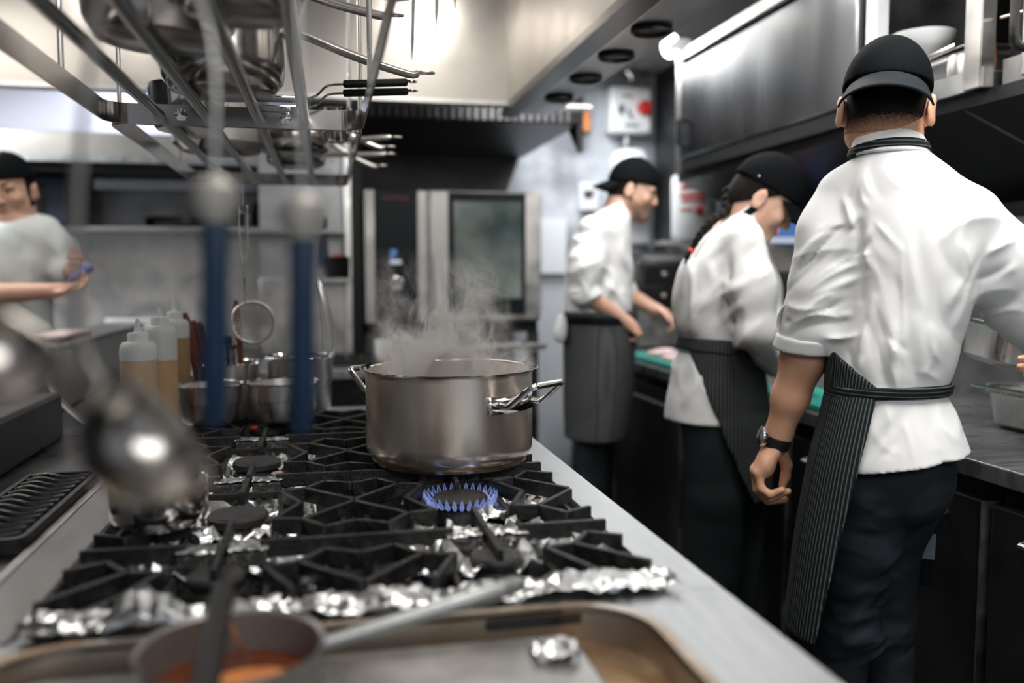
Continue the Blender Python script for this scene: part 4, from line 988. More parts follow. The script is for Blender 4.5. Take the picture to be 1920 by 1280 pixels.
# ------------------------------------------------------------------ steam above the pot
def steam_mat():
    m, N, L, b = newmat('steam'); N.remove(b); out = N['Material Output']
    vo = N.new('ShaderNodeVolumePrincipled'); vo.inputs['Color'].default_value = (0.98, 0.96, 0.95, 1); vo.inputs['Anisotropy'].default_value = 0.1
    tc = N.new('ShaderNodeTexCoord')
    def nd(t, **k):
        n = N.new(t)
        for a, v in k.items():
            if a == 'op': n.operation = v
            else: n.inputs[int(a[1:])].default_value = v
        return n
    def mth(op, a, b_=None):
        n = nd('ShaderNodeMath', op=op)
        for i, v in enumerate((a, b_)):
            if v is None: continue
            if isinstance(v, (int, float)): n.inputs[i].default_value = v
            else: L.new(v, n.inputs[i])
        return n.outputs[0]
    sp = N.new('ShaderNodeSeparateXYZ'); L.new(tc.outputs['Object'], sp.inputs[0])
    x, y, z = sp.outputs
    # swirl the coordinates, then take thin ridges of a noise: wisps
    mp = N.new('ShaderNodeMapping'); mp.inputs['Scale'].default_value = (1, 1, 0.75); L.new(tc.outputs['Object'], mp.inputs[0])
    wn = N.new('ShaderNodeTexNoise'); wn.inputs['Scale'].default_value = 9; wn.inputs['Detail'].default_value = 3; L.new(mp.outputs[0], wn.inputs['Vector'])
    sub = N.new('ShaderNodeVectorMath'); sub.operation = 'MULTIPLY_ADD'; L.new(wn.outputs['Color'], sub.inputs[0]); sub.inputs[1].default_value = (0.16, 0.16, 0.16); L.new(mp.outputs[0], sub.inputs[2])
    n1 = N.new('ShaderNodeTexNoise'); n1.inputs['Scale'].default_value = 15; n1.inputs['Detail'].default_value = 4; n1.inputs['Roughness'].default_value = 0.55; n1.inputs['Distortion'].default_value = 1.2; L.new(sub.outputs[0], n1.inputs['Vector'])
    rid = mth('SUBTRACT', 1.0, mth('MULTIPLY', mth('ABSOLUTE', mth('SUBTRACT', n1.outputs[0], 0.5)), 9.0))
    rid = mth('MAXIMUM', rid, 0.0)
    rid = mth('POWER', rid, 2.0)
    n2 = N.new('ShaderNodeTexNoise'); n2.inputs['Scale'].default_value = 7; n2.inputs['Detail'].default_value = 2; L.new(sub.outputs[0], n2.inputs['Vector'])
    patch = mth('MULTIPLY', mth('MAXIMUM', mth('SUBTRACT', n2.outputs[0], 0.42), 0.0), 5.0)
    # thick and even near the broth, thinning upwards and to the sides
    def rng(v, a, b_, c, d):
        n = N.new('ShaderNodeMapRange'); n.clamp = True; n.interpolation_type = 'SMOOTHSTEP'
        L.new(v, n.inputs[0])
        for i, q in enumerate((a, b_, c, d)): n.inputs[i + 1].default_value = q
        return n.outputs[0]
    low = rng(z, 0.045, 0.135, 1.0, 0.0)
    up = rng(z, 0.07, 0.285, 1.0, 0.0)
    lean = mth('SUBTRACT', x, mth('MULTIPLY', z, -0.05))
    side = rng(mth('ABSOLUTE', mth('ADD', lean, -0.01)), 0.09, 0.165, 1.0, 0.0)
    dep = rng(mth('ABSOLUTE', y), 0.05, 0.14, 1.0, 0.0)
    body = mth('MULTIPLY', mth('ADD', mth('MULTIPLY', rid, 75.0), mth('MULTIPLY', low, 1.8)), mth('MULTIPLY', up, mth('ADD', patch, mth('MULTIPLY', low, 0.18))))
    den = mth('MULTIPLY', body, mth('MULTIPLY', side, dep))
    L.new(den, vo.inputs['Density']); L.new(vo.outputs[0], out.inputs['Volume'])
    return m
M['steam'] = steam_mat()
M['steam'].cycles.volume_step_rate = 0.35
o = tag(MB().lathe((PC.x, PC.y, 1.047), [(0.155, 0.0), (0.160, 0.045), (0.175, 0.06), (0.185, 0.12), (0.18, 0.29)], 40, capa=True, capb=True).build('steam', M['steam']), 'white steam rising from the big pot', 'steam', kind='stuff')

# ------------------------------------------------------------------ front basin of the range
bs = empty('griddle_basin', (0.04, 0.68, 0), 'rounded steel basin at the front of the range holding a griddle plate', 'basin')
hole = rrect(-0.340, 0.30, 0.352, 0.972, 0.085, 8)
frame(MB(), RX0, 0.12, RX1, 0.999, hole, ZT, 0.004).build('top_frame', M['worktop'], bs)
MB().box((RX0, 0.12, ZT), (-0.353, 0.999, ZT + 0.003)).build('side_channel', M['channel'], bs, bevel=0.001)
lp = MB(); n = len(hole); h2 = rrect(-0.352, 0.288, 0.364, 0.984, 0.095, 8); h3 = rrect(-0.340, 0.30, 0.352, 0.972, 0.085, 8)
lp.add([(x, y, ZT + 0.0005) for x, y in h2] + [(x, y, ZT + 0.004) for x, y in h2] + [(x, y, ZT + 0.004) for x, y in h3] + [(x, y, ZT - 0.04) for x, y in h3],
       [(r * n + i, r * n + (i + 1) % n, (r + 1) * n + (i + 1) % n, (r + 1) * n + i) for r in range(3) for i in range(n)])
lp.build('rolled_edge', M['basinwall'], bs)
ix = [i for i in range(n) if h2[i][0] < 0.02 and h2[i][1] > 0.35]
bb = MB(); bb.add([(h2[i][0], h2[i][1], ZT + 0.0046) for i in ix] + [(h3[i][0], h3[i][1], ZT + 0.0046) for i in ix], [(k, k + 1, len(ix) + k + 1, len(ix) + k) for k in range(len(ix) - 1)])
bb.build('browned_edge', M['grease'], bs)
MB().prism(rrect(-0.342, 0.298, 0.354, 0.974, 0.086, 8), 0.838, 0.846).build('gutter', M['grease'], bs)
MB().prism(rrect(-0.315, 0.32, 0.275, 0.955, 0.03, 5), 0.846, 0.864).build('griddle_plate', M['plate'], bs, bevel=0.005)
q0, q1 = 0.175, 0.30
b = MB().add([(x, 0.9685, z) for x, z in rrect(q0, 0.868, q1, 0.880, 0.0059, 5)] + [(x, 0.9715, z) for x, z in rrect(q0, 0.868, q1, 0.880, 0.0059, 5)],
             [tuple(range(24)), tuple(reversed(range(24, 48)))] + [(i, (i + 1) % 24, 24 + (i + 1) % 24, 24 + i) for i in range(24)])
b.build('overflow_slot', M['black'], bs)
b = MB().box((RX1 - 0.008, 0.12, 0.10), (RX1, 0.999, ZT - 0.001)).box((RX0, 0.12, 0.10), (RX1, 0.128, ZT - 0.001)).box((RX0, 0.12, 0.10), (RX0 + 0.008, 0.999, ZT - 0.001))
b.build('side_panels', M['steel_x'], bs)
MB().box((RX0 + 0.03, 0.16, 0.0), (RX1 - 0.04, 0.999, 0.10)).build('plinth', M['blackmatt'], bs)
foil(0.215, 0.875, 0.262, 0.925, 0.866, 0.016, 21, 'scrap of foil lying on the front griddle plate', 8, 8)

# soup saucepan in the basin
SC = Vector((-0.091, 0.838, 0.8650)); SR = 0.0835
sp_ = empty('soup_saucepan', SC, 'blurred saucepan of orange soup at the bottom of the picture', 'saucepan')
MB().lathe(SC, [(0.0, 0.0), (SR - 0.012, 0.0), (SR - 0.004, 0.006), (SR, 0.016), (SR, 0.0635), (SR + 0.0035, 0.0665), (SR + 0.003, 0.068), (SR - 0.0012, 0.0645), (SR - 0.0018, 0.017), (SR - 0.012, 0.003), (0.0, 0.003)], 72).build('pan', M['darkpan'], sp_)
MB().lathe(SC, [(0.0, 0.026), (0.03, 0.0265), (SR - 0.002, 0.026)], 48).build('soup', M['soup'], sp_)
F_ = Field(SC + Vector((-0.05, -0.05, 0.014)), SC + Vector((0.07, 0.05, 0.06)), 0.003)
F_.op(ell(SC + Vector((0.014, 0.0, 0.028)), (0.034, 0.024, 0.010))).op(ell(SC + Vector((0.035, -0.01, 0.028)), (0.02, 0.02, 0.012)), 0.01).op(ell(SC + Vector((-0.02, -0.005, 0.026)), (0.02, 0.016, 0.009)), 0.01).fun(folds(8, 0.003, 130))
F_.build('soup_solids', M['orange'], sp_)
q0 = SC + Vector((SR, 0.006, 0.058)); q1 = Vector(atz(985, 1092, 0.952))
dr = (q1 - q0).normalized()
MB().tube([q0, q0 + dr * 0.02, q0 + dr * 0.05, q1 - dr * 0.06, q1 - dr * 0.012, q1], [0.006, 0.0065, 0.0075, 0.0095, 0.0095, 0.005], 14).build('handle', M['worktop'], sp_)
# black handled spoon resting across the pan
q0 = at(419, 1106, 0.862); q1 = at(372, 1345, 0.70)
dr = (q1 - q0)
e = empty('black_spoon', q0, 'black-handled spoon lying across the soup saucepan', 'spoon')
MB().tube([q0 - dr * 0.03, q0, q0 + dr * 0.2, q0 + dr * 0.7, q1], [0.004, 0.0105, 0.0115, 0.0125, 0.012], 14).build('handle', M['rubber'], e)
bx = Vector((SC.x + 0.01, SC.y + 0.045, SC.z + 0.032))
MB().tube([q0, q0 + Vector((0.001, 0.012, -0.03)), bx], [0.003, 0.003, 0.002], 8).build('neck', M['steel'], e)

# ------------------------------------------------------------------ small pots and things on the range
SP = Vector((-0.243, 1.352, 0.911))
e = empty('small_saucepan', SP, 'small blurred steel saucepan on the left middle grate', 'saucepan')
MB().lathe(SP, [(0.0, 0.0), (0.056, 0.0), (0.064, 0.006), (0.068, 0.018), (0.069, 0.062), (0.0715, 0.065), (0.071, 0.066), (0.0675, 0.0635), (0.0665, 0.018), (0.055, 0.004), (0.0, 0.003)], 60).build('pan', M['chrome'], e)
def bain(name, c, r, h, label):
    e = empty(name, c, label, 'container', 'round steel containers on the range')
    c = Vector(c)
    MB().lathe(c, [(0.0, 0.0), (r * 0.80, 0.0), (r * 0.86, 0.006), (r * 0.875, 0.018), (r * 0.90, h * 0.55), (r * 0.925, h * 0.56), (r * 0.935, h * 0.97), (r * 0.925, h * 0.97), (r * 0.86, 0.018), (r * 0.8, 0.004), (0.0, 0.003)], 60).build('body', M['steel'], e)
    MB().lathe(c, [(r * 0.93, h * 0.965), (r, h * 0.975), (r * 1.0, h), (r * 0.985, h * 1.01), (r * 0.925, h * 0.985)], 60).build('rim', M['chrome'], e)
    return e
bain('bain_marie_pot', (-0.284, 2.27, 0.911), 0.084, 0.094, 'front left of the four round steel containers on the range')
bain('bain_marie_pot', (-0.107, 2.27, 0.911), 0.090, 0.096, 'front right of the four round steel containers on the range')
bain('bain_marie_pot', (-0.262, 2.49, 0.886), 0.090, 0.150, 'back left round steel container holding wooden-handled tools')
bain('bain_marie_pot', (-0.069, 2.49, 0.886), 0.094, 0.163, 'back right round steel container behind the others')
def bottle(px, Y, r, ztop, zs, zn, sauce, label, nozzle='whiteplastic'):
    q = at(px, 700, Y); c = Vector((q.x, Y, ZT + 0.001))
    e = empty('squeeze_bottle', c, label, 'bottle', 'squeeze bottles on the range')
    H = ztop - c.z; S = zs - c.z
    MB().lathe(c, [(0.0, 0.0), (r * .93, 0.0), (r, 0.006), (r, S)], 40).build('sauce', sauce, e)
    MB().lathe(c, [(r, S), (r, H - 0.02), (r * 0.95, H - 0.009), (r * 0.8, H - 0.002), (r * 0.5, H)], 40).build('bottle', M['bottle'], e)
    MB().lathe(c, [(r * .56, H - 0.003), (r * .56, H + 0.014), (r * .50, H + 0.018), (0.0, H + 0.019)], 30).build('cap', M['whiteplastic'], e)
    MB().lathe(c, [(r * .24, H + 0.018), (r * .10, zn - c.z - 0.002), (r * .08, zn - c.z), (0.0, zn - c.z)], 20).build('nozzle', M[nozzle], e)
M['bottle'] = mat('milky_plastic', (0.74, 0.76, 0.75), 0.4, 0, sss=0.2)
M['sauce_a'] = mat('pale_dressing', (0.62, 0.44, 0.30), 0.4, 0, (0.66, 0.50, 0.37), 9, sss=0.15)
M['sauce_b'] = mat('orange_dressing', (0.62, 0.38, 0.20), 0.4, 0, (0.60, 0.42, 0.27), 20)
M['sauce_c'] = mat('brown_dressing', (0.40, 0.24, 0.12), 0.4, 0, (0.46, 0.30, 0.17), 12)
bottle(261, 2.02, 0.0385, 1.132, 1.092, 1.180, M['sauce_a'], 'nearest squeeze bottle with pale beige dressing')
bottle(303, 2.16, 0.0360, 1.158, 1.078, 1.199, M['sauce_b'], 'middle squeeze bottle with orange dressing')
bottle(331, 2.40, 0.0350, 1.160, 1.112, 1.212, M['sauce_c'], 'farthest squeeze bottle with brown dressing')
bottle(309, 2.30, 0.0300, 1.085, 1.02, 1.168, M['bottle'], 'white squeeze bottle with green nozzle between the others', 'greenplastic')
# tools standing in the back left container
def stick(name, p, q, r0, r1, m, label, cat, group=None, flat=None):
    return tag(MB().tube([p, (Vector(p) * .92 + Vector(q) * .08), (Vector(p) * .06 + Vector(q) * .94), q], [r0 * .7, r0, r1, r1 * .6], 12, flat=flat).build(name, M[m], angle=50), label, cat, group)
q = at(442, 563, 2.46); stick('wooden_spoon', (-0.215, 2.46, 0.905), q, 0.006, 0.009, 'redhandle', 'red-brown wooden spoon handle standing upright in a steel container', 'spoon')
for i, (px, py) in enumerate(((346, 586), (352, 602), (362, 600), (374, 603))):
    q = at(px, py, 2.42 + 0.02 * i)
    stick('wooden_tool', (-0.325 + 0.018 * i, 2.47 + 0.02 * i, 0.905), q, 0.006, 0.0105, 'redhandle', ('leftmost red-brown wooden tool handle leaning out of the back container', 'second red-brown tool handle from the left in the back container', 'third red-brown tool handle from the left in the back container', 'rightmost of the four leaning red-brown tool handles')[i], 'handle', 'wooden tools in the container')
for i, (px, py, m) in enumerate(((423, 640, 'blackplastic'), (437, 648, 'chrome'))):
    q = at(px, py, 2.5); e = tag(MB().tube([(q.x + 0.01, 2.5, 0.905), q], 0.005, 10).lathe(q, [(0.0, -0.012), (0.014, -0.008), (0.018, 0.004), (0.013, 0.014), (0.0, 0.016)], 20).build('serving_spoon', M[m]), ('black spoon standing in the back left container', 'shiny steel spoon standing in the back left container')[i], 'spoon')

# ------------------------------------------------------------------ left half of the range: charcoal grill and raised shelf
e = empty('char_grill', (-0.58, 1.9, 0), 'dark char grill block left of the burners', 'grill')
MB().box((-0.765, 0.12, 0.10), (-0.407, 3.4, 0.868)).build('body', M['darksteel'], e, bevel=0.004)
MB().box((-0.762, 0.5, 0.868), (-0.64, 2.35, 0.985)).build('rear_guard', M['darksteel'], e, bevel=0.01)
MB().bar((-0.425, 0.12, 0.872), (-0.425, 3.4, 0.872), 0.014, 0.012).build('edge_strip', M['dull'], e)
MB().box((-0.74, 0.14, 0.0), (-0.43, 3.38, 0.10)).build('plinth', M['blackmatt'], e)
b = MB().sheet(lambda u, v: (-0.68 + 0.13 * (u ** 2), 2.36 + 0.05 * v, 1.03 - 0.16 * u), 12, 2)
b.build('deflector', M['dull'], e, solid=-0.002)
e = empty('ribbed_plate', (-0.49, 1.60, 0.869), 'black cast-iron ribbed grill plate left of the burners', 'grill plate')
b = MB().prism(rrect(-0.565, 1.38, -0.436, 1.84, 0.02, 4), 0.869, 0.874)
hole = rrect(-0.556, 1.39, -0.445, 1.83, 0.016, 4); out = rrect(-0.565, 1.38, -0.436, 1.84, 0.02, 4); n = len(out)
b.add([(x, y, 0.874) for x, y in out] + [(x, y, 0.892) for x, y in out] + [(x, y, 0.892) for x, y in hole] + [(x, y, 0.874) for x, y in hole],
      [(r * n + i, r * n + (i + 1) % n, (r + 1) * n + (i + 1) % n, (r + 1) * n + i) for r in range(3) for i in range(n)])
b.build('tray', M['iron'], e)
b = MB()
for k in range(13):
    y = 1.415 + k * 0.033
    b.tube([(-0.552 + 0.102 * t / 16, y + 0.006 * math.sin(t / 16 * 9), 0.888 + 0.003 * math.sin(t / 16 * 6.28)) for t in range(17)], 0.0055, 8)
b.build('ribs', M['iron'], e)
foil(-0.70, 0.95, -0.645, 1.55, 0.986, 0.02, 11, 'brownish crumpled foil on the guard of the char grill', 40, 6)
e = empty('raised_shelf', (-0.9, 2.9, 0), 'raised steel shelf with polished front running behind the char grill', 'shelf')
MB().box((-0.93, 1.0, 1.045), (-0.768, 4.05, 1.062)).build('shelf_top', M['chrome'], e, bevel=0.002)
for i, (y0, y1) in enumerate(((1.0, 1.75), (1.753, 2.55), (2.553, 3.25), (3.253, 4.05))):
    MB().box((-0.785, y0, 0.872), (-0.770, y1, 1.044)).build('front_panel', M['steel'], e)
MB().box((-0.91, 1.02, 0.0), (-0.79, 4.03, 1.044)).build('body', M['darksteel'], e)
tag(MB().prism(rrect(-0.92, 3.0, -0.82, 3.42, 0.03), 1.063, 1.078).build('meat_tray', M['meat'], bevel=0.005), 'pinkish meat slices lying on the raised shelf', 'meat')

# ------------------------------------------------------------------ hanging racks
RKZ, JY = 1.594, 1.90
RX = (-0.417, 0.084); TX = (-0.318, -0.228, -0.128, -0.036)
def rack(y0, y1, label, near):
    e = empty('hanging_rack', ((RX[0] + RX[1]) / 2, (y0 + y1) / 2, RKZ - 0.02), label, 'rack', 'steel pot racks under the hood')
    path = rrect(RX[0], y0, RX[1], y1, 0.045, 6); n = len(path)
    inn = rrect(RX[0] + 0.004, y0 + 0.004, RX[1] - 0.004, y1 - 0.004, 0.041, 6)
    b = MB(); z0, z1 = RKZ - 0.02, RKZ + 0.02
    b.add([(x, y, z0) for x, y in path] + [(x, y, z1) for x, y in path] + [(x, y, z1) for x, y in inn] + [(x, y, z0) for x, y in inn],
          [(r * n + i, r * n + (i + 1) % n, ((r + 1) % 4) * n + (i + 1) % n, ((r + 1) % 4) * n + i) for r in range(4) for i in range(n)])
    b.build('frame', M['rackmetal'], e)
    for x in TX:
        b = MB().tube([(x, y0 + 0.001, RKZ), (x, y0 + 0.04, RKZ), (x, y1 - 0.04, RKZ), (x, y1 - 0.001, RKZ)], [0.011] * 4, 14)
        b.build('tube', M['rackmetal'], e)
    for y in (y0 + 0.12, y1 - 0.3):
        for x in RX: MB().tube([(x, y, RKZ + 0.02), (x * 1.0, y, 2.53)], 0.005, 10).build('hanger_rod', M['steel'], e)
    if near:
        for x in (-0.275, -0.072):
            MB().lathe((x, y1 - 0.004, RKZ), [(0.013, 0.0), (0.013, 0.004), (0.009, 0.005), (0.009, 0.011), (0.0, 0.013)], 6, axis=(0, -1, 0)).build('bolt', M['chrome'], e)
    return e
rack(0.42, JY - 0.003, 'near steel rack hanging over the burners, loaded with pans', True)
rack(JY + 0.003, 3.12, 'far steel rack hanging behind the near one', False)
RT = RKZ + 0.0115                                  # top of the tubes
def pan(name, c, r, h, hdir, hl, label, m='pansteel', lift=0.0, hm='handlesteel', belly=True, tip=0.02, hz=0.8):
    c = Vector(c); e = empty(name, c, label, 'pan', 'pans on the hanging racks')
    p = [(0.0, 0.0), (r * .74, 0.0), (r * .82, 0.003)] + ([(r * .95, h * .18), (r, h * .40)] if belly else [(r * .9, h * .25)]) + [(r, h * .97), (r + 0.004, h), (r + 0.003, h + 0.0015), (r - 0.0015, h * .97), (r * .94, h * .3), (r * .8, 0.006), (0.0, 0.004)]
    MB().lathe(c, p, 64).build('pan', M[m], e)
    if hl:
        d = Vector((math.cos(hdir), math.sin(hdir), 0)); s = c + d * (r - 0.002) + Vector((0, 0, h * hz))
        P_ = [s, s + d * 0.03 + Vector((0, 0, 0.004)), s + d * hl * 0.5 + Vector((0, 0, lift * .5)), s + d * (hl - 0.02) + Vector((0, 0, lift)), s + d * hl + Vector((0, 0, lift + 0.002))]
        hh = MB().tube(arc(P_, 4), [0.0075 + 0.003 * math.sin(PI * k / 16) for k in range(17)], 12, flat=(1.3, 0.8)).build('handle', M[hm], e)
        t = s + d * (hl + 0.013) + Vector((0, 0, lift + 0.003))
        MB().tube([t + d * (0.017 * math.cos(a)) + Vector((-d.y, d.x, 0)) * (0.007 * math.sin(a)) for a in [2 * PI * k / 18 for k in range(18)]], 0.0025, 8, closed=True).build('hanging_loop', M[hm], hh)
    return e
pan('stew_pan', (-0.222, 1.36, RT), 0.108, 0.15, 0, 0, 'big rounded steel pan at the left of the near rack', 'pansteel')
pan('saucepan', (-0.175, 1.715, RT), 0.112, 0.125, -0.05, 0.245, 'wide saucepan beside the rack joint with handle to the right', 'pansteel', lift=-0.060, hz=0.86)
pan('saucepan', (-0.10, 1.20, RT), 0.085, 0.085, 0.28, 0.15, 'small saucepan on the near rack, handle slanting right', 'pansteel', lift=-0.012)
pan('saucepan', (-0.185, 1.705, RT + 0.128), 0.105, 0.08, 0.10, 0.21, 'middle saucepan stacked on the wide one by the rack joint', 'pansteel', lift=-0.03)
pan('saucepan', (-0.18, 1.70, RT + 0.211), 0.10, 0.075, -0.18, 0.23, 'uppermost saucepan of the stack by the rack joint', 'pansteel', lift=-0.02)
pan('frying_pan', (-0.14, 0.98, RT), 0.10, 0.05, 0.12, 0.16, 'shallow frying pan on the near rack closest to the camera', 'pansteel', lift=0.02)
pan('saucepan', (-0.13, 1.50, RT + 0.205), 0.095, 0.07, -0.12, 0.20, 'saucepan resting on top of the frying pan above the near rack', lift=-0.03)
pan('frying_pan', (-0.10, 1.47, RT + 0.153), 0.11, 0.045, 0.35, 0.22, 'frying pan laid on the big rounded pan', 'pansteel', lift=-0.02)
# two black-handled turners on the rack by the joint
for i, (y, z0, l) in enumerate(((1.855, 0.0, 'lower black-handled turner sticking out right of the rack joint'), (1.825, 0.014, 'upper black-handled turner sticking out right of the rack joint'))):
    e = empty('turner', (-0.02, y, RT), l, 'turner', 'black-handled turners on the rack')
    k = 0.012 * i
    MB().add([(-0.125, y - 0.03, RT + 0.001 + k), (-0.035, y - 0.025, RT + 0.002 + k), (-0.035, y + 0.025, RT + 0.002 + k), (-0.125, y + 0.03, RT + 0.001 + k), (-0.125, y - 0.03, RT + 0.003 + k), (-0.035, y - 0.025, RT + 0.0045 + k), (-0.035, y + 0.025, RT + 0.0045 + k), (-0.125, y + 0.03, RT + 0.003 + k)],
             [(0, 3, 2, 1), (4, 5, 6, 7), (0, 1, 5, 4), (1, 2, 6, 5), (2, 3, 7, 6), (3, 0, 4, 7)]).build('blade', M['chrome'], e)
    P_ = arc([(-0.037, y, RT + 0.003 + k), (-0.01, y, RT + 0.012 + k), (0.012, y, RT + 0.032 + k), (0.045, y, RT + 0.037 + k)], 5)
    MB().tube(P_, 0.0035, 10, flat=(1.8, 0.6)).build('neck', M['chrome'], e)
    hh = MB().bar((0.043, y, RT + 0.037 + k), (0.175 - 0.004 * i, y - 0.01, RT + 0.044 + k), 0.020, 0.013).build('handle', M['blackplastic'], e, bevel=0.004)
    t = Vector((0.183 - 0.004 * i, y - 0.01, RT + 0.046 + k))
    MB().tube([t + Vector((0.010 * math.cos(a), 0.006 * math.sin(a), 0)) for a in [2 * PI * q / 16 for q in range(16)]], 0.002, 8, closed=True).build('hanging_loop', M['chrome'], hh)
# pans on the far rack, handles to the right
for i, (px, py, Y, r, z) in enumerate(((744, 259, 2.55, 0.10, 0.0), (732, 277, 2.66, 0.095, 0.0), (733, 290, 2.86, 0.09, 0.0), (718, 312, 3.02, 0.085, 0.0))):
    q = at(px, py, Y)
    lab = ('pan on the far rack with the highest handle at right', 'second pan on the far rack counting handles downwards', 'third pan on the far rack counting handles downwards', 'pan on the far rack with the lowest handle at right')[i]
    zc = RT + (0.0 if i % 2 == 0 else 0.075)
    cx = -0.08
    pan('frying_pan', (cx, Y, RT + 0.06 * (3 - i) * 0.0 + (0.052 * (i % 2))), r, 0.05, 0.0, q.x - cx - r - 0.015, lab, 'pansteel', lift=q.z - (RT + 0.052 * (i % 2)) - 0.04, hm='handlesteel')
# stack of small steel dishes on the far rack
for k in range(5):
    c = Vector((0.035, 2.30, RT + 0.001 + 0.014 * k))
    e = tag(MB().lathe(c, [(0.0, 0.0), (0.022, 0.0), (0.036, 0.012), (0.040, 0.026), (0.041, 0.027), (0.038, 0.026), (0.033, 0.012), (0.0, 0.003)], 32).build('steel_dish', M['chrome']),
            ('lowest small steel dish of the stack on the far rack', 'second small steel dish from the bottom on the far rack', 'middle small steel dish of the stack on the far rack', 'fourth small steel dish from the bottom on the far rack', 'topmost small steel dish of the stack on the far rack')[k], 'dish', 'small dishes stacked on the far rack')
tag(MB().lathe((-0.27, 2.55, RT), [(0.0, 0.0), (0.10, 0.0), (0.125, 0.02), (0.13, 0.14), (0.127, 0.14), (0.12, 0.02), (0.0, 0.004)], 48).build('steel_basin', M['dull']), 'large steel basin on the left of the far rack', 'basin')
tag(MB().lathe((-0.30, 2.18, RT), [(0.0, 0.0), (0.07, 0.0), (0.085, 0.02), (0.09, 0.10), (0.087, 0.10), (0.08, 0.02), (0.0, 0.004)], 48).build('steel_bowl', M['chrome']), 'steel bowl just behind the rack joint on the far rack', 'bowl')

# skimmer hanging from the far rack
SY = 2.42
e = empty('skimmer', at(455, 600, SY), 'wire skimmer hanging from the far rack in front of the cabinets', 'skimmer')
rc = at(474, 604, SY); top = at(455, 385, SY)
MB().tube(circle(rc, 0.055, 30, (0.25, -1, 0.15)), 0.004, 8, closed=True).build('hoop', M['dull'], e)
b = MB()
Mx = Vector((0, 0, 1)).rotation_difference(Vector((0.25, -1, 0.15)).normalized()).to_matrix()
for i in range(-6, 7):
    a = i * 0.0082; l = math.sqrt(0.055 ** 2 - a * a)
    for s in (0, 1):
        pts = [Vector((a, -l + 2 * l * t / 6, -0.018 * (1 - (a / .055) ** 2 - ((-l + 2 * l * t / 6) / .055) ** 2))) for t in range(7)]
        if s: pts = [Vector((p.y, p.x, p.z)) for p in pts]
        b.tube([rc + Mx @ p for p in pts], 0.0011, 4, caps=False)
b.build('wire_mesh', M['dull'], e)
a = rc + Vector((-0.018, 0, 0.052))
b = MB()
for s in (-1, 1): b.tube([a, Vector((top.x + s * 0.002, SY, a.z + 0.10)), Vector((top.x + s * 0.010, SY, top.z - 0.11)), Vector((top.x + s * 0.010, SY, top.z - 0.02))], 0.0022, 8)
b.tube([Vector((top.x + 0.012 * math.cos(t), SY, top.z - 0.008 + 0.012 * math.sin(t))) for t in [-PI * 1.25 + 1.5 * PI * k / 14 * 1.0 for k in range(15)]], 0.0022, 8)
b.tube([top, Vector((top.x, SY, RKZ - 0.01))], 0.0012, 6)
b.build('handle', M['steel'], e)
# ring ladle behind the right blue handle
q0 = at(596, 560, 2.55); q1 = at(618, 645, 2.55)
e = empty('wire_whisk', q1, 'shiny steel whisk standing behind the right blue handle', 'whisk')
b = MB()
for k in range(6):
    a = PI * k / 6; u = Vector((math.cos(a), math.sin(a), 0))
    b.tube(arc([Vector((-0.045, 2.52, 0.92)) + (q1 - Vector((-0.045, 2.52, 0.92))) * .5 + u * 0.004, q1 + u * 0.020 + Vector((0, 0, 0.01)), q0 + Vector((0, 0, 0.06)), q1 - u * 0.020 + Vector((0, 0, 0.01)), Vector((-0.045, 2.52, 0.92)) + (q1 - Vector((-0.045, 2.52, 0.92))) * .5 - u * 0.004], 5), 0.0012, 6)
b.build('wires', M['chrome'], e)
MB().tube([Vector((-0.045, 2.52, 0.905)), Vector((-0.045, 2.52, 0.92)) + (q1 - Vector((-0.045, 2.52, 0.92))) * .5], 0.006, 10).build('handle', M['steel'], e)

# ---- utensils hanging close to the lens from the near rack
for i, (px, y0, y1, l) in enumerate(((404, 412, 800, 'left blue-handled utensil hanging close to the camera'), (568, 442, 812, 'right blue-handled utensil hanging close to the camera'))):
    Y = 0.68; a = at(px, y0, Y); c = at(px - 2, y1, Y)
    e = empty('blue_utensil', c, l, 'utensil', 'blue-handled utensils on the near rack')
    MB().tube([c, c + Vector((0, 0, 0.008)), c + (a - c) * .3, c + (a - c) * .7, a - Vector((0, 0, 0.006)), a], [0.005, 0.0085, 0.0105, 0.0095, 0.0105, 0.008], 16).build('handle', M['bluehandle'], e)
    MB().tube([a - Vector((0, 0, 0.002)), a + Vector((0, 0, 0.012)), a + Vector((0, 0, 0.024)), a + Vector((0, 0, 0.032))], [0.010, 0.0175, 0.0165, 0.006], 16).build('collar', M['beigeknob'], e)
    t = a + Vector((0, 0, 0.03)); hx = TX[2] if i == 0 else TX[3]
    MB().tube(arc([t, Vector((a.x, Y, 1.45)), Vector((hx + 0.013, Y, 1.56)), Vector((hx + 0.012, Y, 1.600)), Vector((hx, Y, 1.6085)), Vector((hx - 0.013, Y, 1.600)), Vector((hx - 0.013, Y, 1.585))], 5), 0.0016, 8).build('hook', M['steel'], e)
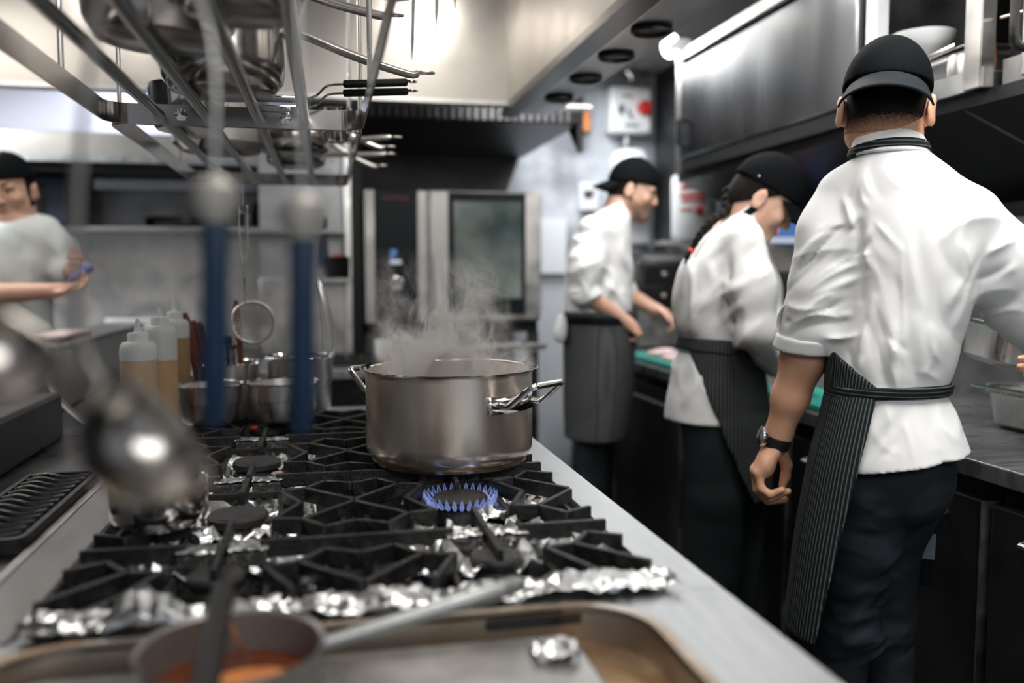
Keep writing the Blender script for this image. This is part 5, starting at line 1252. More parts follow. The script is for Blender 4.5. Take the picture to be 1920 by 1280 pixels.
def ladle(cx, cy, cz, r, hx, Y, side, label, tilt):
    c = Vector((cx, cy, cz)); e = empty('ladle', c, label, 'ladle', 'ladles hanging close to the camera')
    ax = Vector(tilt).normalized()
    prof = [(r * math.cos(a), r * math.sin(a)) for a in [-PI / 2 + PI / 2 * k / 10 for k in range(11)]]
    prof[0] = (0.0, -r)
    MB().lathe(c, prof + [(r * 1.03, 0.001), (r * 1.03, 0.003), (r * .97, 0.002)] + [(r * .96 * math.cos(a), r * .96 * math.sin(a)) for a in [-PI / 2 * k / 8 for k in range(9)]], 44, axis=ax).build('bowl', M['pansteel'], e)
    rim = c + (Vector((side, 0, 0)) - ax * ax.dot(Vector((side, 0, 0)))).normalized() * r
    top = Vector((hx + 0.012, Y, 1.597))
    MB().tube(arc([rim, rim + Vector((side * 0.012, 0, 0.04)), Vector(((rim.x + side * .02) * .7 + top.x * .3, Y, rim.z + 0.14)), Vector((top.x, Y, 1.53)), top, Vector((hx, Y, 1.6085)), Vector((hx - 0.013, Y, 1.598)), Vector((hx - 0.013, Y, 1.58))], 5), 0.0042, 10, flat=(1.5, 0.6)).build('stem', M['steel'], e)
lc = at(290, 815, 0.58)
ladle(lc.x, 0.58, lc.z, 0.045, -0.128, 0.58, -1, 'large blurred steel ladle hanging close to the camera', (0.75, -0.10, 0.62))
lc = at(-10, 640, 0.52)
ladle(lc.x, 0.52, lc.z, 0.036, -0.228, 0.52, -1, 'blurred steel ladle at the left picture edge', (0.55, -0.2, 0.8))
# skewers hanging from the hood right of the rack
for i, (px, py, Y) in enumerate(((772, 112, 2.35), (817, 62, 2.3), (852, 18, 2.3))):
    q = at(px, py, Y)
    e = empty('hanging_skewer', q, ('longest pale skewer hanging from the hood right of the rack', 'middle dark skewer hanging from the hood', 'short skewer hanging from the hood, rightmost')[i], 'skewer', 'skewers hanging from the hood')
    MB().tube([q, q + Vector((0.002, 0, 0.05)), q + Vector((0.006, 0, 0.16)), Vector((q.x + 0.012, Y, 2.5))], [0.0015, 0.006, 0.007, 0.006], 10).build('rod', M[('worktop', 'dull', 'chrome')[i]], e)
# ------------------------------------------------------------------ people
class Sight:
    """axes of a standing person as the camera sees them: r to the right, f away, and pixel rays at a given distance"""
    def __init__(s, px, Y):
        p = at(px, 510, Y); s.f = Vector((p.x, p.y, 0)).normalized(); s.r = Vector((s.f.y, -s.f.x, 0)); s.D = Vector((p.x, p.y, 0)).length
        s.u = Vector((0, 0, 1)); s.o = Vector((p.x, p.y, 0))
    def __call__(s, px, py, df=0.0):
        a = (px - 960) / FPX; b = (640 - py) / FPX; d = AX_F + AX_R * a + AX_U * b
        return CAM + d * ((s.D + df) / d.dot(s.f))
    def half(s, x0, x1, py, df=0.0): return (s(x1, py, df) - s(x0, py, df)).length / 2
    def st(s, py, x0, x1, depth, df=0.0, grow=0.0):  # one torso station from its outline
        return (s((x0 + x1) / 2, py, df), s.half(x0, x1, py, df) + grow, depth + grow)
def wrinkles(L, seed, sets):
    """long sharp cloth creases laid over the side turned to the camera: (box in pixels, direction, spread, length, width, depth, count)"""
    rg = np.random.RandomState(seed); C = []
    for (x0, y0, x1, y1, dx, dy, sp, ln, w_, am, n) in sets:
        for _ in range(n):
            cx, cy = rg.uniform(x0, x1), rg.uniform(y0, y1); a = math.atan2(dy, dx) + rg.normal() * sp; l = ln * rg.uniform(.6, 1.3) / 2
            p = L(cx - math.cos(a) * l, cy - math.sin(a) * l, -.1); q = L(cx + math.cos(a) * l, cy + math.sin(a) * l, -.1)
            C.append(((p - L.o).dot(L.r), p.z, (q - L.o).dot(L.r), q.z, w_ * rg.uniform(.7, 1.4), am * rg.uniform(.5, 1.2) * rg.choice([-1, 1, 1]), rg.uniform(-1, 1) * .18))
    def f(X, Y, Z):
        R_ = (X - L.o.x) * L.r.x + (Y - L.o.y) * L.r.y; o = 0
        for a0, b0, a1, b1, w_, am, bend in C:
            dx, dz = a1 - a0, b1 - b0; l2 = dx * dx + dz * dz; t = ((R_ - a0) * dx + (Z - b0) * dz) / l2; tc = np.clip(t, 0, 1)
            k = bend * math.sqrt(l2) * 4 * tc * (1 - tc); nl = math.sqrt(l2)
            ex = R_ - a0 - tc * dx + dz / nl * k; ez = Z - b0 - tc * dz - dx / nl * k
            d = np.sqrt(ex * ex + ez * ez)
            o = o - am * np.exp(-(d / w_) ** 1.25) * np.sin(np.pi * np.clip(tc * .92 + .04, 0, 1)) ** .7
        return o
    return f
class Solid:
    def __init__(s): s.p = []; s.post = []
    def add(s, prim, k=0.015, mode='u'): s.p.append((prim, k, mode)); return s
    def limb(s, pts, rs, k=0.02):
        for i in range(len(pts) - 1): s.add(cone(pts[i], pts[i + 1], rs[i], rs[i + 1]), k)
        return s
    def field(s, h, zmin=None, pad=0.02):
        lo = np.min([q[0][1] for q in s.p if q[2] == 'u'], axis=0) - pad; hi = np.max([q[0][2] for q in s.p if q[2] == 'u'], axis=0) + pad
        if zmin is not None: lo[2] = max(lo[2], zmin)
        F_ = Field(lo, hi, h)
        for prim, k, mode in s.p: F_.op(prim, k, mode)
        return F_
def head(S, c, fw, up, sc=1.0, ears=True):
    c = Vector(c); fw = Vector(fw).normalized(); up = Vector(up); up = (up - fw * up.dot(fw)).normalized(); sd = fw.cross(up)
    P = lambda s_, f, u: c + (sd * s_ + fw * f + up * u) * sc
    R = (sd, fw, up); E_ = lambda r: tuple(x * sc for x in r)
    S.add(ell(P(0, 0, 0), E_((.075, .096, .103)), R), .02)
    S.add(ell(P(0, .030, -.055), E_((.060, .060, .078)), R), .03)
    S.add(ell(P(0, -.035, -.055), E_((.055, .050, .06)), R), .03)
    for q in (-1, 1): S.add(cone(P(q * .050, .010, -.080), P(q * .014, .075, -.116), .024 * sc, .020 * sc), .025)
    S.add(ell(P(0, .078, -.112), E_((.022, .018, .018)), R), .02)
    for q in (-1, 1):
        S.add(ell(P(q * .030, .083, .006), E_((.026, .013, .010)), R), .012)
        S.add(ell(P(q * .042, .066, -.045), E_((.024, .020, .020)), R), .02)
        S.add(ell(P(q * .032, .102, -.014), E_((.017, .014, .011)), R), .010, 's')
    S.add(cone(P(0, .092, -.004), P(0, .113, -.045), .008 * sc, .012 * sc), .012)
    for q in (-1, 1): S.add(ell(P(q * .011, .103, -.050), E_((.009, .010, .008)), R), .008)
    S.add(ell(P(0, .090, -.075), E_((.026, .012, .007)), R), .008).add(ell(P(0, .088, -.088), E_((.022, .012, .008)), R), .008)
    if ears:
        for q in (-1, 1):
            Re = ((sd * q * .92 + fw * -.38), (fw * .92 + sd * q * .38), up)
            S.add(ell(P(q * .088, -.014, -.030), E_((.0068, .021, .034)), Re), .006)
            S.add(ell(P(q * .078, -.004, -.030), E_((.012, .012, .027)), R), .006)
            S.add(cone(P(q * .076, .0, -.052), P(q * .086, -.012, -.050), .008 * sc, .008 * sc), .006)
            S.add(ell(P(q * .0985, -.004, -.030), E_((.0055, .010, .020)), Re), .004, 's')
    return P, R
def face_parts(P, R, sc, par, beard=None):
    sd, fw, up = R
    for q in (-1, 1):
        m = MB(); c = P(q * .031, .079, -.014); m.lathe(c, [(0.0, -.0115 * sc)] + [(.0115 * sc * math.sin(a), -.0115 * sc * math.cos(a)) for a in [PI * k / 8 for k in range(1, 8)]] + [(0.0, .0115 * sc)], 16)
        e = m.build('eye', M['eye'], par)
        MB().lathe(P(q * .031, .0885, -.0145), [(0.006 * sc, 0.0), (0.005 * sc, 0.002 * sc), (0.0, 0.0026 * sc)], 14, axis=fw).build('iris', M['iris'], e)
        MB().tube([P(q * (.014 + .036 * t), .0975 - .022 * t * t, .010 + .007 * math.sin(PI * t * .8)) for t in (0, .25, .5, .75, 1)], [.003 * sc, .0042 * sc, .004 * sc, .0035 * sc, .0015 * sc], 8).build('eyebrow', M['hair'], par)
        MB().tube([P(q * (.018 + .030 * t), .0905 - .006 * abs(t - .4), -.006 + .002 * math.sin(PI * t)) for t in (0, .33, .66, 1)], [.0014 * sc] * 4, 6).build('eyelid', M['hair'], par)
    MB().tube([P(-.023 + .046 * t, .0975 + .006 * math.sin(PI * t), -.0815 - .001 * math.sin(PI * t)) for t in (0, .2, .4, .6, .8, 1)], [.001, .0038 * sc, .0048 * sc, .0048 * sc, .0038 * sc, .001], 8, flat=(1, .8)).build('lips', M['lip'], par)
def cap(par, P, R, sc, brim_dir, z_front=-.005, tilt=0.0, droop=.035, length=.075, grow=.009, brimmat='cap', bz=0.0, span=62, h=.005, curve=.014):
    """cloth cap: rounded crown cut along the brow line, plus the peak"""
    sd, fw, up = R; bd = (fw * brim_dir).normalized()
    c = P(0, -.004, .004)
    S_ = Solid(); S_.add(ell(c, ((.075 + grow) * sc, (.096 + grow + .002) * sc, (.103 + grow + .006) * sc), R), .01)
    S_.add(ell(P(0, -.004, .022), ((.070 + grow) * sc, (.090 + grow) * sc, (.082 + grow) * sc), R), .02)
    F_ = S_.field(h); n = -(up + bd * tilt)
    F_.cut(P(0, 0, z_front), n)
    o = F_.build('cap', M['cap'], par, smooth=2)
    def fn(u, v):
        k = 2 * u - 1; a = math.radians(span) * k
        e0 = (bd * math.cos(a) * (.096 + grow) + sd * math.sin(a) * (.075 + grow)) * sc * .985
        zc = (z_front - tilt * .10 * math.cos(a)) * sc + .004 * sc
        zc -= curve * (k * k) * sc
        out = bd * (length * sc * v * (1 - .30 * abs(k) ** 2.2)) + sd * (math.sin(a) * .010 * v * sc)
        return P(0, -.004, 0) + e0 + out + up * (zc + bz * sc - droop * v * sc * (1 - .4 * k * k) - curve * .9 * k * k * v * sc)
    MB().sheet(fn, 22, 8).build('brim', M[brimmat], o, solid=.004)
    b = MB(); t = c + up * (.103 + grow + .0065) * sc; b.lathe(t, [(.008 * sc, -.001), (.007 * sc, .003), (0, .0045)], 14, axis=up); b.build('button', M['cap'], o)
    return o
def finger(S, pts, r0, r1, k=.004):
    n = len(pts); rs = [r0 + (r1 - r0) * i / (n - 1) for i in range(n)]
    for i in range(n - 1): S.add(cone(pts[i], pts[i + 1], rs[i], rs[i + 1]), k)
def hand(S, wrist, knuck, across, palm_n, curl, sc=1.0, thumb=1, spread=0.0):
    """palm, four bent fingers of different length and a thumb; across points from the little finger to the index, palm_n out of the palm"""
    w_ = Vector(wrist); kn = Vector(knuck); d = (kn - w_).normalized(); ac = Vector(across); ac = (ac - d * ac.dot(d)).normalized(); pn = Vector(palm_n); pn = (pn - d * pn.dot(d) - ac * pn.dot(ac)).normalized()
    S.add(ell(w_ + (kn - w_) * .58, (.038 * sc, .047 * sc, .0145 * sc), (ac, d, pn)), .012)
    S.add(cone(w_, w_ + (kn - w_) * .5, .023 * sc, .024 * sc), .015)
    ln = (.066, .080, .086, .078)
    for i, (off, l) in enumerate(zip((-.030, -.0105, .0105, .030), ln)):
        p = kn + ac * off * sc - d * (.010 if i == 0 else .003 if i == 1 else 0) * sc; q = [p - d * .012 * sc, p]; a = 0.0; cur = p
        for j, f in enumerate((.46, .30, .24)):
            a += curl[j] + (.06 * (2 - i))
            v = d * math.cos(a) + pn * math.sin(a) + ac * spread * (i - 1.5)
            cur = cur + v.normalized() * l * f * sc; q.append(cur)
        r = (.0078, .0088, .0092, .0088)[i] * sc
        finger(S, q, r, r * .78)
    if thumb:
        b0 = w_ + (kn - w_) * .22 + ac * .022 * sc; b1 = b0 + (ac * .028 + d * .028 + pn * .014) * sc; b2 = b1 + (ac * .004 + d * .030 + pn * .012) * sc; b3 = b2 + (d * .024 + pn * .012 - ac * .003) * sc
        finger(S, [b0, b1, b2, b3], .0135 * sc, .0082 * sc, .006)
def shoes(par, pts, fw):
    fw = Vector(fw).normalized(); sd = Vector((fw.y, -fw.x, 0))
    for p in pts:
        p = Vector((p.x, p.y, 0.0))
        S_ = Solid(); S_.add(ell(p + fw * .06 + Vector((0, 0, .035)), (.045, .135, .05), (sd, fw, Vector((0, 0, 1)))), .02).add(ell(p + Vector((0, 0, .06)), (.042, .06, .06), (sd, fw, Vector((0, 0, 1)))), .03)
        S_.field(.007).cut((0, 0, .002), (0, 0, -1)).build('shoe', M['shoe'], par)
def band(par, name, m, st, u, v, z0, z1, thick, h=.004, tilt=None):
    """belt of cloth round a body, following its outline"""
    S_ = Solid(); S_.add(loft([(c, a + thick, b + thick) for c, a, b in st], u, v), .005)
    F_ = S_.field(h); n = Vector(tilt or (0, 0, 1)).normalized()
    F_.cut(z1, n).cut(z0, -n)
    return F_.build(name, m, par)

# ================================================================= the nearest cook, seen from behind
L = Sight(1665, 1.60)
c3 = empty('person', (L.o.x, L.o.y, 0), 'nearest cook seen from behind in white jacket, backward black cap and striped apron', 'person')
B = Solid()
upv = (L.u + L.r * 0.05).normalized(); hf = (L.f * 1.0 + L.r * 0.0 - L.u * 0.08).normalized()
P3, R3 = head(B, L(1662, 184, .02), hf, upv, 0.98)
B.limb([L(1666, 215, .01), L(1668, 262, .0), L(1680, 320, .0)], [.053, .054, .055], .02)
B.add(loft([L.st(300, 1642, 1732, .06, .0), L.st(340, 1604, 1780, .075), L.st(450, 1600, 1815, .10), L.st(600, 1600, 1790, .095), L.st(735, 1575, 1755, .09), L.st(880, 1570, 1790, .10)], L.r, L.f), .03)
sh_l, el_l, wr_l = L(1592, 382, .0), L(1532, 610, .0), L(1456, 826, .045)
B.limb([sh_l, el_l], [.046, .046], .03)
B.limb([el_l, L(1508, 668, .015), L(1482, 745, .03), wr_l], [.046, .0465, .038, .0255], .02)
B.add(ell(L(1461, 812, .045), (.026, .020, .03), (L.r, L.f, L.u)), .02)
sh_r, el_r, wr_r = L(1808, 424, .02), L(1932, 585, .10), L(2020, 690, .24)
B.limb([sh_r, el_r, wr_r], [.046, .044, .026], .02)
hand(B, wr_r, wr_r - L.r * .035 + L.f * .05 - L.u * .01, L.u, -L.r, (.6, .8, .6), .95)
# left hand hanging relaxed: little finger nearest, thumb behind
W = L(1455, 836, .046)
for i, (kx, ky, px1, py1, px2, py2, px3, py3, f) in enumerate((
        (1421, 886, 1427, 915, 1444, 927, 1467, 918, .012), (1417, 884, 1421, 918, 1444, 934, 1478, 921, .030),
        (1415, 880, 1419, 918, 1440, 940, 1472, 936, .050), (1417, 876, 1422, 916, 1441, 941, 1464, 944, .068))):
    k_ = L(kx, ky, f)
    B.add(cone(L(1452 - 3 * i, 848, f * .5 + .022), k_, .0135, .0105), .012)
    finger(B, [k_, L(px1, py1, f + .002), L(px2, py2, f + .002), L(px3, py3, f + .002)], .0098, .0078, .005)
B.add(ell(L(1438, 866, .042), (.020, .040, .034), (L.r, L.f, L.u)), .015)
finger(B, [L(1465, 848, .070), L(1475, 872, .085), L(1473, 892, .088), L(1467, 911, .084)], .0135, .0088, .008)
F_ = B.field(.0038, zmin=.76)
F_.build('body', M['skin'], c3, smooth=1)
# nails
for a in ((1466, 917, .010), (1478, 920, .028)):
    pass
# short hair under the cap
Hs = Solid(); head(Hs, L(1662, 184, .02), hf, upv, 0.98, ears=False)
Fh = Hs.field(.004); Fh.D -= .0025
Fh.cut(P3(0, .02, -.072), -(R3[2] - R3[1] * .15)).cut(P3(0, .040, 0), R3[1])
oh3 = Fh.cut(P3(0, 0, .03), R3[2]).build('hair', M['hair'], c3)
zz = P3(0, 0, 0).z - wloc(c3).z
oh3.data.materials[0] = fade_mat(zz - .066, zz - .030)
cap(c3, P3, R3, 0.98, -1, z_front=.012, tilt=-.10, droop=.046, length=.072, brimmat='capbrim', span=74, h=.0035, grow=.010, curve=.015)

# jacket
J = Solid()
tor = [L.st(268, 1624, 1716, .050, .0), L.st(292, 1604, 1744, .080, .0), L.st(326, 1576, 1794, .105), L.st(385, 1566, 1836, .122), L.st(460, 1574, 1844, .132), L.st(560, 1578, 1824, .130), L.st(640, 1558, 1800, .128), L.st(700, 1546, 1786, .125), L.st(726, 1552, 1772, .118)]
J.add(loft(tor, L.r, L.f), .02)
skirt = [L.st(722, 1556, 1768, .116), L.st(750, 1552, 1778, .122), L.st(800, 1544, 1802, .137), L.st(860, 1536, 1826, .150), L.st(905, 1534, 1842, .155)]
J.add(loft(skirt, L.r, L.f), .012)
J.limb([L(1592, 372, .0), L(1568, 440, -.005), L(1548, 540, -.008), L(1538, 612, -.002)], [.066, .072, .069, .068], .035)
J.limb([L(1530, 600, .0), L(1512, 648, .012)], [.068, .062], .02)
J.limb([L(1812, 412, .02), L(1866, 490, .06), L(1924, 572, .10), L(1972, 645, .175)], [.066, .073, .069, .052], .04)
Fj = J.field(.0036)
cuff_n = (L(1500, 690, .02) - L(1528, 610, .0)).normalized()
X, Y, Z = np.meshgrid(*Fj.ax, indexing='ij', sparse=True)
def halfspace(p, n): return ((X - p[0]) * n[0] + (Y - p[1]) * n[1] + (Z - p[2]) * n[2]).astype(np.float32)
# open end of the left sleeve (only near the arm), hem line sloping up to the right
cp_ = L(1512, 652, .01); neararm = np.sqrt((X - cp_.x) ** 2 + (Y - cp_.y) ** 2 + (Z - cp_.z) ** 2) - .105
arm_side = halfspace(L(1560, 660, 0), -L.r)
cn = (cuff_n + L.r * .25 - L.u * .25).normalized()
np.maximum(Fj.D, np.minimum(halfspace(cp_, cn), -neararm), out=Fj.D)
hem_a, hem_b = L(1590, 889, -.14), L(1832, 842, -.02); hd2 = (hem_b - hem_a).normalized(); hn = hd2.cross(L.f).normalized()
if hn.z > 0: hn = -hn
Fj.cut(L(1640, 884, -.12), (hn - L.f * .02).normalized())
wr3 = wrinkles(L, 71, ((1620, 400, 1810, 690, .12, 1, .22, 170, .015, .0042, 10), (1590, 640, 1770, 715, .1, 1, .40, 70, .008, .0045, 15), (1500, 450, 1600, 640, -1, .42, .25, 110, .0085, .0080, 15),
    (1850, 450, 1920, 640, -1, .55, .25, 90, .009, .0070, 9), (1570, 330, 1640, 480, -.2, 1, .3, 100, .010, .0060, 6), (1560, 755, 1810, 870, .1, 1, .45, 90, .011, .0048, 12), (1640, 300, 1800, 380, .8, 1, .4, 80, .012, .0035, 6), (1780, 420, 1840, 600, -.5, 1, .3, 120, .011, .0065, 6)))
def jf(x, y, z):
    o = folds(3, .004, 16, 6)(x, y, z) + wr3(x, y, z)
    for a, b_, w_, am in (
            (L(1600, 440, -.09), L(1505, 545, -.06), .010, .008), (L(1610, 520, -.09), L(1485, 575, -.05), .009, .010), (L(1595, 560, -.09), L(1475, 605, -.04), .009, -.010),
            (L(1600, 590, -.08), L(1500, 600, -.05), .008, .009), (L(1560, 470, -.08), L(1500, 500, -.04), .010, -.006), (L(1610, 420, -.10), L(1612, 560, -.10), .012, -.012),
            (L(1570, 345, -.08), L(1605, 440, -.11), .012, .007), (L(1625, 400, -.12), L(1690, 470, -.13), .007, .004), (L(1690, 470, -.13), L(1696, 700, -.13), .006, .0035),
            (L(1790, 420, -.13), L(1770, 540, -.13), .012, .008), (L(1800, 430, -.12), L(1790, 690, -.12), .014, -.007), (L(1860, 470, -.06), L(1800, 560, -.12), .014, -.010),
            (L(1640, 560, -.12), L(1600, 690, -.12), .014, .008), (L(1625, 600, -.12), L(1660, 720, -.12), .013, -.006), (L(1720, 600, -.13), L(1740, 715, -.12), .016, .006),
            (L(1700, 380, -.13), L(1760, 640, -.13), .020, -.005), (L(1900, 500, -.02), L(1840, 560, -.06), .012, .007), (L(1930, 560, .0), L(1860, 600, -.02), .012, .008),
            (L(1700, 770, -.13), L(1620, 860, -.14), .014, -.006), (L(1760, 760, -.12), L(1790, 850, -.12), .014, .006), (L(1690, 760, -.13), L(1715, 870, -.14), .007, .003),
            (L(1490, 640, -.03), L(1580, 655, -.06), .006, -.006)):
        o = o + crease(a, b_, w_ * .8, am * .8)(x, y, z)
    return o
Fj.fun(jf, .03)
Fj.build('jacket', M['jacket'], c3, smooth=1)
# rolled cuff, with a strap tab
K = Solid(); q0 = L(1526, 622, .0); q1 = L(1512, 656, .012)
K.limb([q0, q1], [.071, .069], .01)
Fk = K.field(.0042); ax_ = (q1 - q0).normalized()
Fk.cut(L(1512, 652, .01), cn).cut(L(1521, 627, .0), -(cn - L.u * .1).normalized()).fun(folds(9, .004, 40, 4), .03)
Fk.build('cuff', M['jacket'], c3, smooth=1)
MB().tube(arc([L(1490, 560, -.03), L(1472, 575, -.02), L(1463, 592, -.01), L(1462, 612, .0), L(1470, 634, .0)], 4), .004, 8, flat=(2.2, .6)).build('sleeve_tab', M['jacket'], c3)
# collar and apron neck strap
colst = [L.st(236, 1604, 1730, .066, .010), L.st(262, 1602, 1730, .070, .004), L.st(292, 1594, 1740, .082, .0)]
band(c3, 'collar', M['jacket'], colst, L.r, L.f, L(1660, 296, -.06), L(1660, 241, -.06), .004, .0035, tilt=(L.u + L.f * .25))
M['strip3'] = pinstripe('apron_strap_stripes', (0.010, 0.012, 0.013), (0.10, 0.115, 0.12), .0085, 'Z', .22, .12)
band(c3, 'neck_strap', M['strip3'], colst, L.r, L.f, L(1668, 279, -.06), L(1668, 261, -.06), .008, .003, tilt=(L.u + L.f * .12 - L.r * .06))
# apron: skirt wrapped round the front and the left side, plus the bib edge and the waistband
Ap = Solid()
aps = [L.st(726, 1545, 1775, .126), L.st(760, 1538, 1786, .138), L.st(860, 1512, 1786, .158), L.st(1000, 1488, 1728, .160), L.st(1120, 1474, 1704, .160), L.st(1225, 1462, 1692, .160)]
Ap.add(loft(aps, L.r, L.f), .01)
Fa = Ap.field(.0045)
X, Y, Z = np.meshgrid(*Fa.ax, indexing='ij', sparse=True)
inner = Fa.D + .010
np.maximum(Fa.D, -inner, out=Fa.D)
e0, e1 = L(1642, 750, -.13), L(1528, 1205, -.15); ed = (e1 - e0).normalized(); en = ed.cross(L.f).normalized()
if en.dot(L.r) < 0: en = -en
rem = np.minimum(halfspace(e0, en), -halfspace(L(1665, 900, .10), L.f))
np.maximum(Fa.D, rem, out=Fa.D)
Fa.cut(L(1540, 1196, -.1), -(L.u + L.r * .0)).fun(folds(12, .006, 14, 4, squash=.2), .03)
oc = L((1545 + 1775) / 2, 726, 0) - wloc(c3); ob = L(1577, 1225, 0) - wloc(c3); tz = ob.z - oc.z
tx, ty = (ob.x - oc.x) / tz, (ob.y - oc.y) / tz
M['apron3'] = pinstripe('apron_pinstripe', (0.012, 0.015, 0.016), (0.115, 0.135, 0.135), .0088, 'X', .26, .22, angle_c=(oc.x - oc.z * tx, oc.y - oc.z * ty, .155, tx, ty))
Fa.build('apron', M['apron3'], c3, smooth=1)
bib = Solid(); bib.add(loft([L.st(560, 1552, 1800, .131), L.st(640, 1546, 1796, .131), L.st(735, 1541, 1776, .126)], L.r, L.f), .01)
Fb = bib.field(.0045); X, Y, Z = np.meshgrid(*Fb.ax, indexing='ij', sparse=True)
e0, e1 = L(1535, 640, -.10), L(1650, 732, -.13); en = (e1 - e0).cross(L.f).normalized()
if en.z < 0: en = -en
np.maximum(Fb.D, np.minimum(halfspace(e0, en), -halfspace(L(1665, 650, -.02), L.f)), out=Fb.D)
Fb.cut(L(1600, 600, 0), L.u).build('apron_bib', M['apron3'], c3)
band(c3, 'waistband', M['strip3'], [L.st(690, 1546, 1788, .127), L.st(735, 1548, 1776, .124), L.st(775, 1545, 1788, .130)], L.r, L.f, L(1650, 750, -.12), L(1650, 727, -.12), .006, .004, tilt=(L.u - L.r * .06 + L.f * .05))
# trousers
T = Solid()
T.add(ell(L(1672, 880, .0), (.119, .112, .120), (L.r, L.f, L.u)), .03)
T.add(ell(L(1632, 915, -.040), (.072, .068, .085), (L.r, L.f, L.u)), .03).add(ell(L(1706, 900, -.03), (.072, .068, .080), (L.r, L.f, L.u)), .03)
fl_l = L(1583, 1170, .02); ft_l = Vector((fl_l.x, fl_l.y, .07)) - L.r * .02; fl_r = L(1670, 1180, .09); ft_r = Vector((fl_r.x, fl_r.y, .07))
T.limb([L(1636, 900, .0), L(1612, 1010, -.01), fl_l, ft_l], [.084, .074, .056, .048], .03)
T.limb([L(1718, 900, .03), L(1672, 1020, .07), fl_r, ft_r], [.072, .060, .050, .046], .008)
Ft = T.field(.0055)
wr3j = wrinkles(L, 79, ((1560, 1040, 1640, 1280, 1, -.25, .3, 90, .010, .008, 16), (1650, 1040, 1710, 1280, 1, -.15, .3, 70, .010, .008, 14), (1600, 900, 1760, 1000, 1, -.35, .4, 100, .012, .005, 8)))
def tf(x, y, z):
    o = folds(21, .005, 24, 6)(x, y, z) + wr3j(x, y, z)
    for a, b_, w_, am in ((L(1555, 1090, -.06), L(1640, 1075, -.05), .010, .006), (L(1545, 1150, -.05), L(1635, 1130, -.04), .010, .007), (L(1540, 1180, -.04), L(1640, 1200, -.04), .010, .006), (L(1640, 1140, .0), L(1715, 1120, .0), .010, .006),
                          (L(1620, 900, -.11), L(1620, 985, -.10), .004, .0028), (L(1620, 985, -.10), L(1655, 1000, -.09), .004, .0028), (L(1655, 1000, -.09), L(1690, 985, -.09), .004, .0028), (L(1600, 1000, -.09), L(1665, 1010, -.09), .010, -.006), (L(1640, 1210, -.03), L(1550, 1235, -.03), .010, .006)):
        o = o + crease(a, b_, w_, am)(x, y, z)
    return o
Ft.fun(tf, .03).build('trousers', M['jeans'], c3)
shoes(c3, (ft_l, ft_r), L.f)
tp = L(1742, 1000, .05); MB().add([tp - L.r * .014, tp + L.r * .014, tp + L.r * .012 - L.u * .055, tp - L.r * .013 - L.u * .055, tp - L.r * .014 + L.f * .002, tp + L.r * .014 + L.f * .002, tp + L.r * .012 - L.u * .055 + L.f * .002, tp - L.r * .013 - L.u * .055 + L.f * .002],
    [(0, 1, 2, 3), (7, 6, 5, 4), (0, 4, 5, 1), (1, 5, 6, 2), (2, 6, 7, 3), (3, 7, 4, 0)]).build('apron_label', mat('grey_label', (0.12, 0.14, 0.17), .7), c3)
MB().bar(tp + L.u * .10 + L.f * .004, tp - L.u * .115 + L.f * .004, .026, .003, up=L.f).build('apron_tie', M['cap'], c3)
# wrist watch
wc = L(1457, 826, .045); wa = (wr_l - L(1482, 745, .03)).normalized(); wa = (wa - L.r * .05).normalized()
Mw = Vector((0, 0, 1)).rotation_difference(wa).to_matrix()
wt_ = MB().lathe(wc, [(.0275, -.0145), (.0298, -.012), (.0298, .012), (.0275, .0145)], 40, axis=wa).build('watch', M['rubber'], c3, solid=.003)
cdir = (-L.r * .9 - L.f * .35); cdir = (cdir - wa * cdir.dot(wa)).normalized()
MB().lathe(wc + cdir * .029 - wa * .002, [(0, 0), (.022, 0), (.0235, .003), (.0225, .010), (.018, .0120), (0, .0120)], 28, axis=cdir).build('watch_case', M['chrome'], wt_)
MB().lathe(wc - cdir * .0302, [(0, 0), (.008, 0), (.008, .003), (0, .003)], 8, axis=-cdir).build('buckle', M['chrome'], wt_)

# ================================================================= the farthest cook, profile to the right
L = Sight(1140, 3.45)
c1 = empty('person', (L.o.x, L.o.y, 0), 'farthest cook in profile with stubble, backward black cap and grey apron', 'person')
B = Solid(); hf = (L.r * .97 + L.f * .05 - L.u * .30).normalized()
P1, R1 = head(B, L(1187, 348, 0), hf, L.u + L.r * .25, .94)
B.limb([L(1172, 372, 0), L(1158, 400, 0), L(1140, 430, 0)], [.055, .056, .07], .03)
B.add(loft([L.st(410, 1105, 1170, .14), L.st(440, 1088, 1168, .155), L.st(520, 1075, 1170, .13), L.st(600, 1070, 1170, .13), L.st(660, 1072, 1165, .14)], L.r, L.f), .03)
e_n, w_n = L(1092, 545, -.19), L(1178, 607, -.10)
B.limb([L(1112, 438, -.17), e_n, w_n], [.05, .042, .027], .03)
hand(B, w_n, L(1197, 622, -.08), L.u * .4 + L.f * .8, -L.u * .8 + L.r * .2, (1.0, 1.1, .8), .95)
e_f, w_f = L(1165, 545, .20), L(1232, 582, .16)
B.limb([L(1140, 438, .17), e_f, w_f], [.05, .040, .027], .03)
hand(B, w_f, L(1254, 592, .14), -L.f * .8 + L.u * .3, -L.u, (.5, .6, .4), .95)
B.field(.0055).build('body', M['skinpale'], c1)
face_parts(P1, R1, .94, c1)
Hs = Solid(); head(Hs, L(1187, 348, 0), hf, L.u + L.r * .25, .94, ears=False); Fh = Hs.field(.005)
Fb = Hs.field(.005); Fb.D -= .0015
Fb.cut(P1(0, 0, -.052), R1[2] + R1[1] * .25).cut(P1(0, -.004, 0), -R1[1]); 
for q in (-1, 1): pass
Fb.build('beard', M['beard'], c1)
Fh.D -= .004; Fh.cut(P1(0, 0, -.070), -(R1[2] - R1[1] * .1)).cut(P1(0, .012, 0), R1[1]).cut(P1(0, 0, .03), R1[2]); Fh.build('hair', M['hair'], c1)
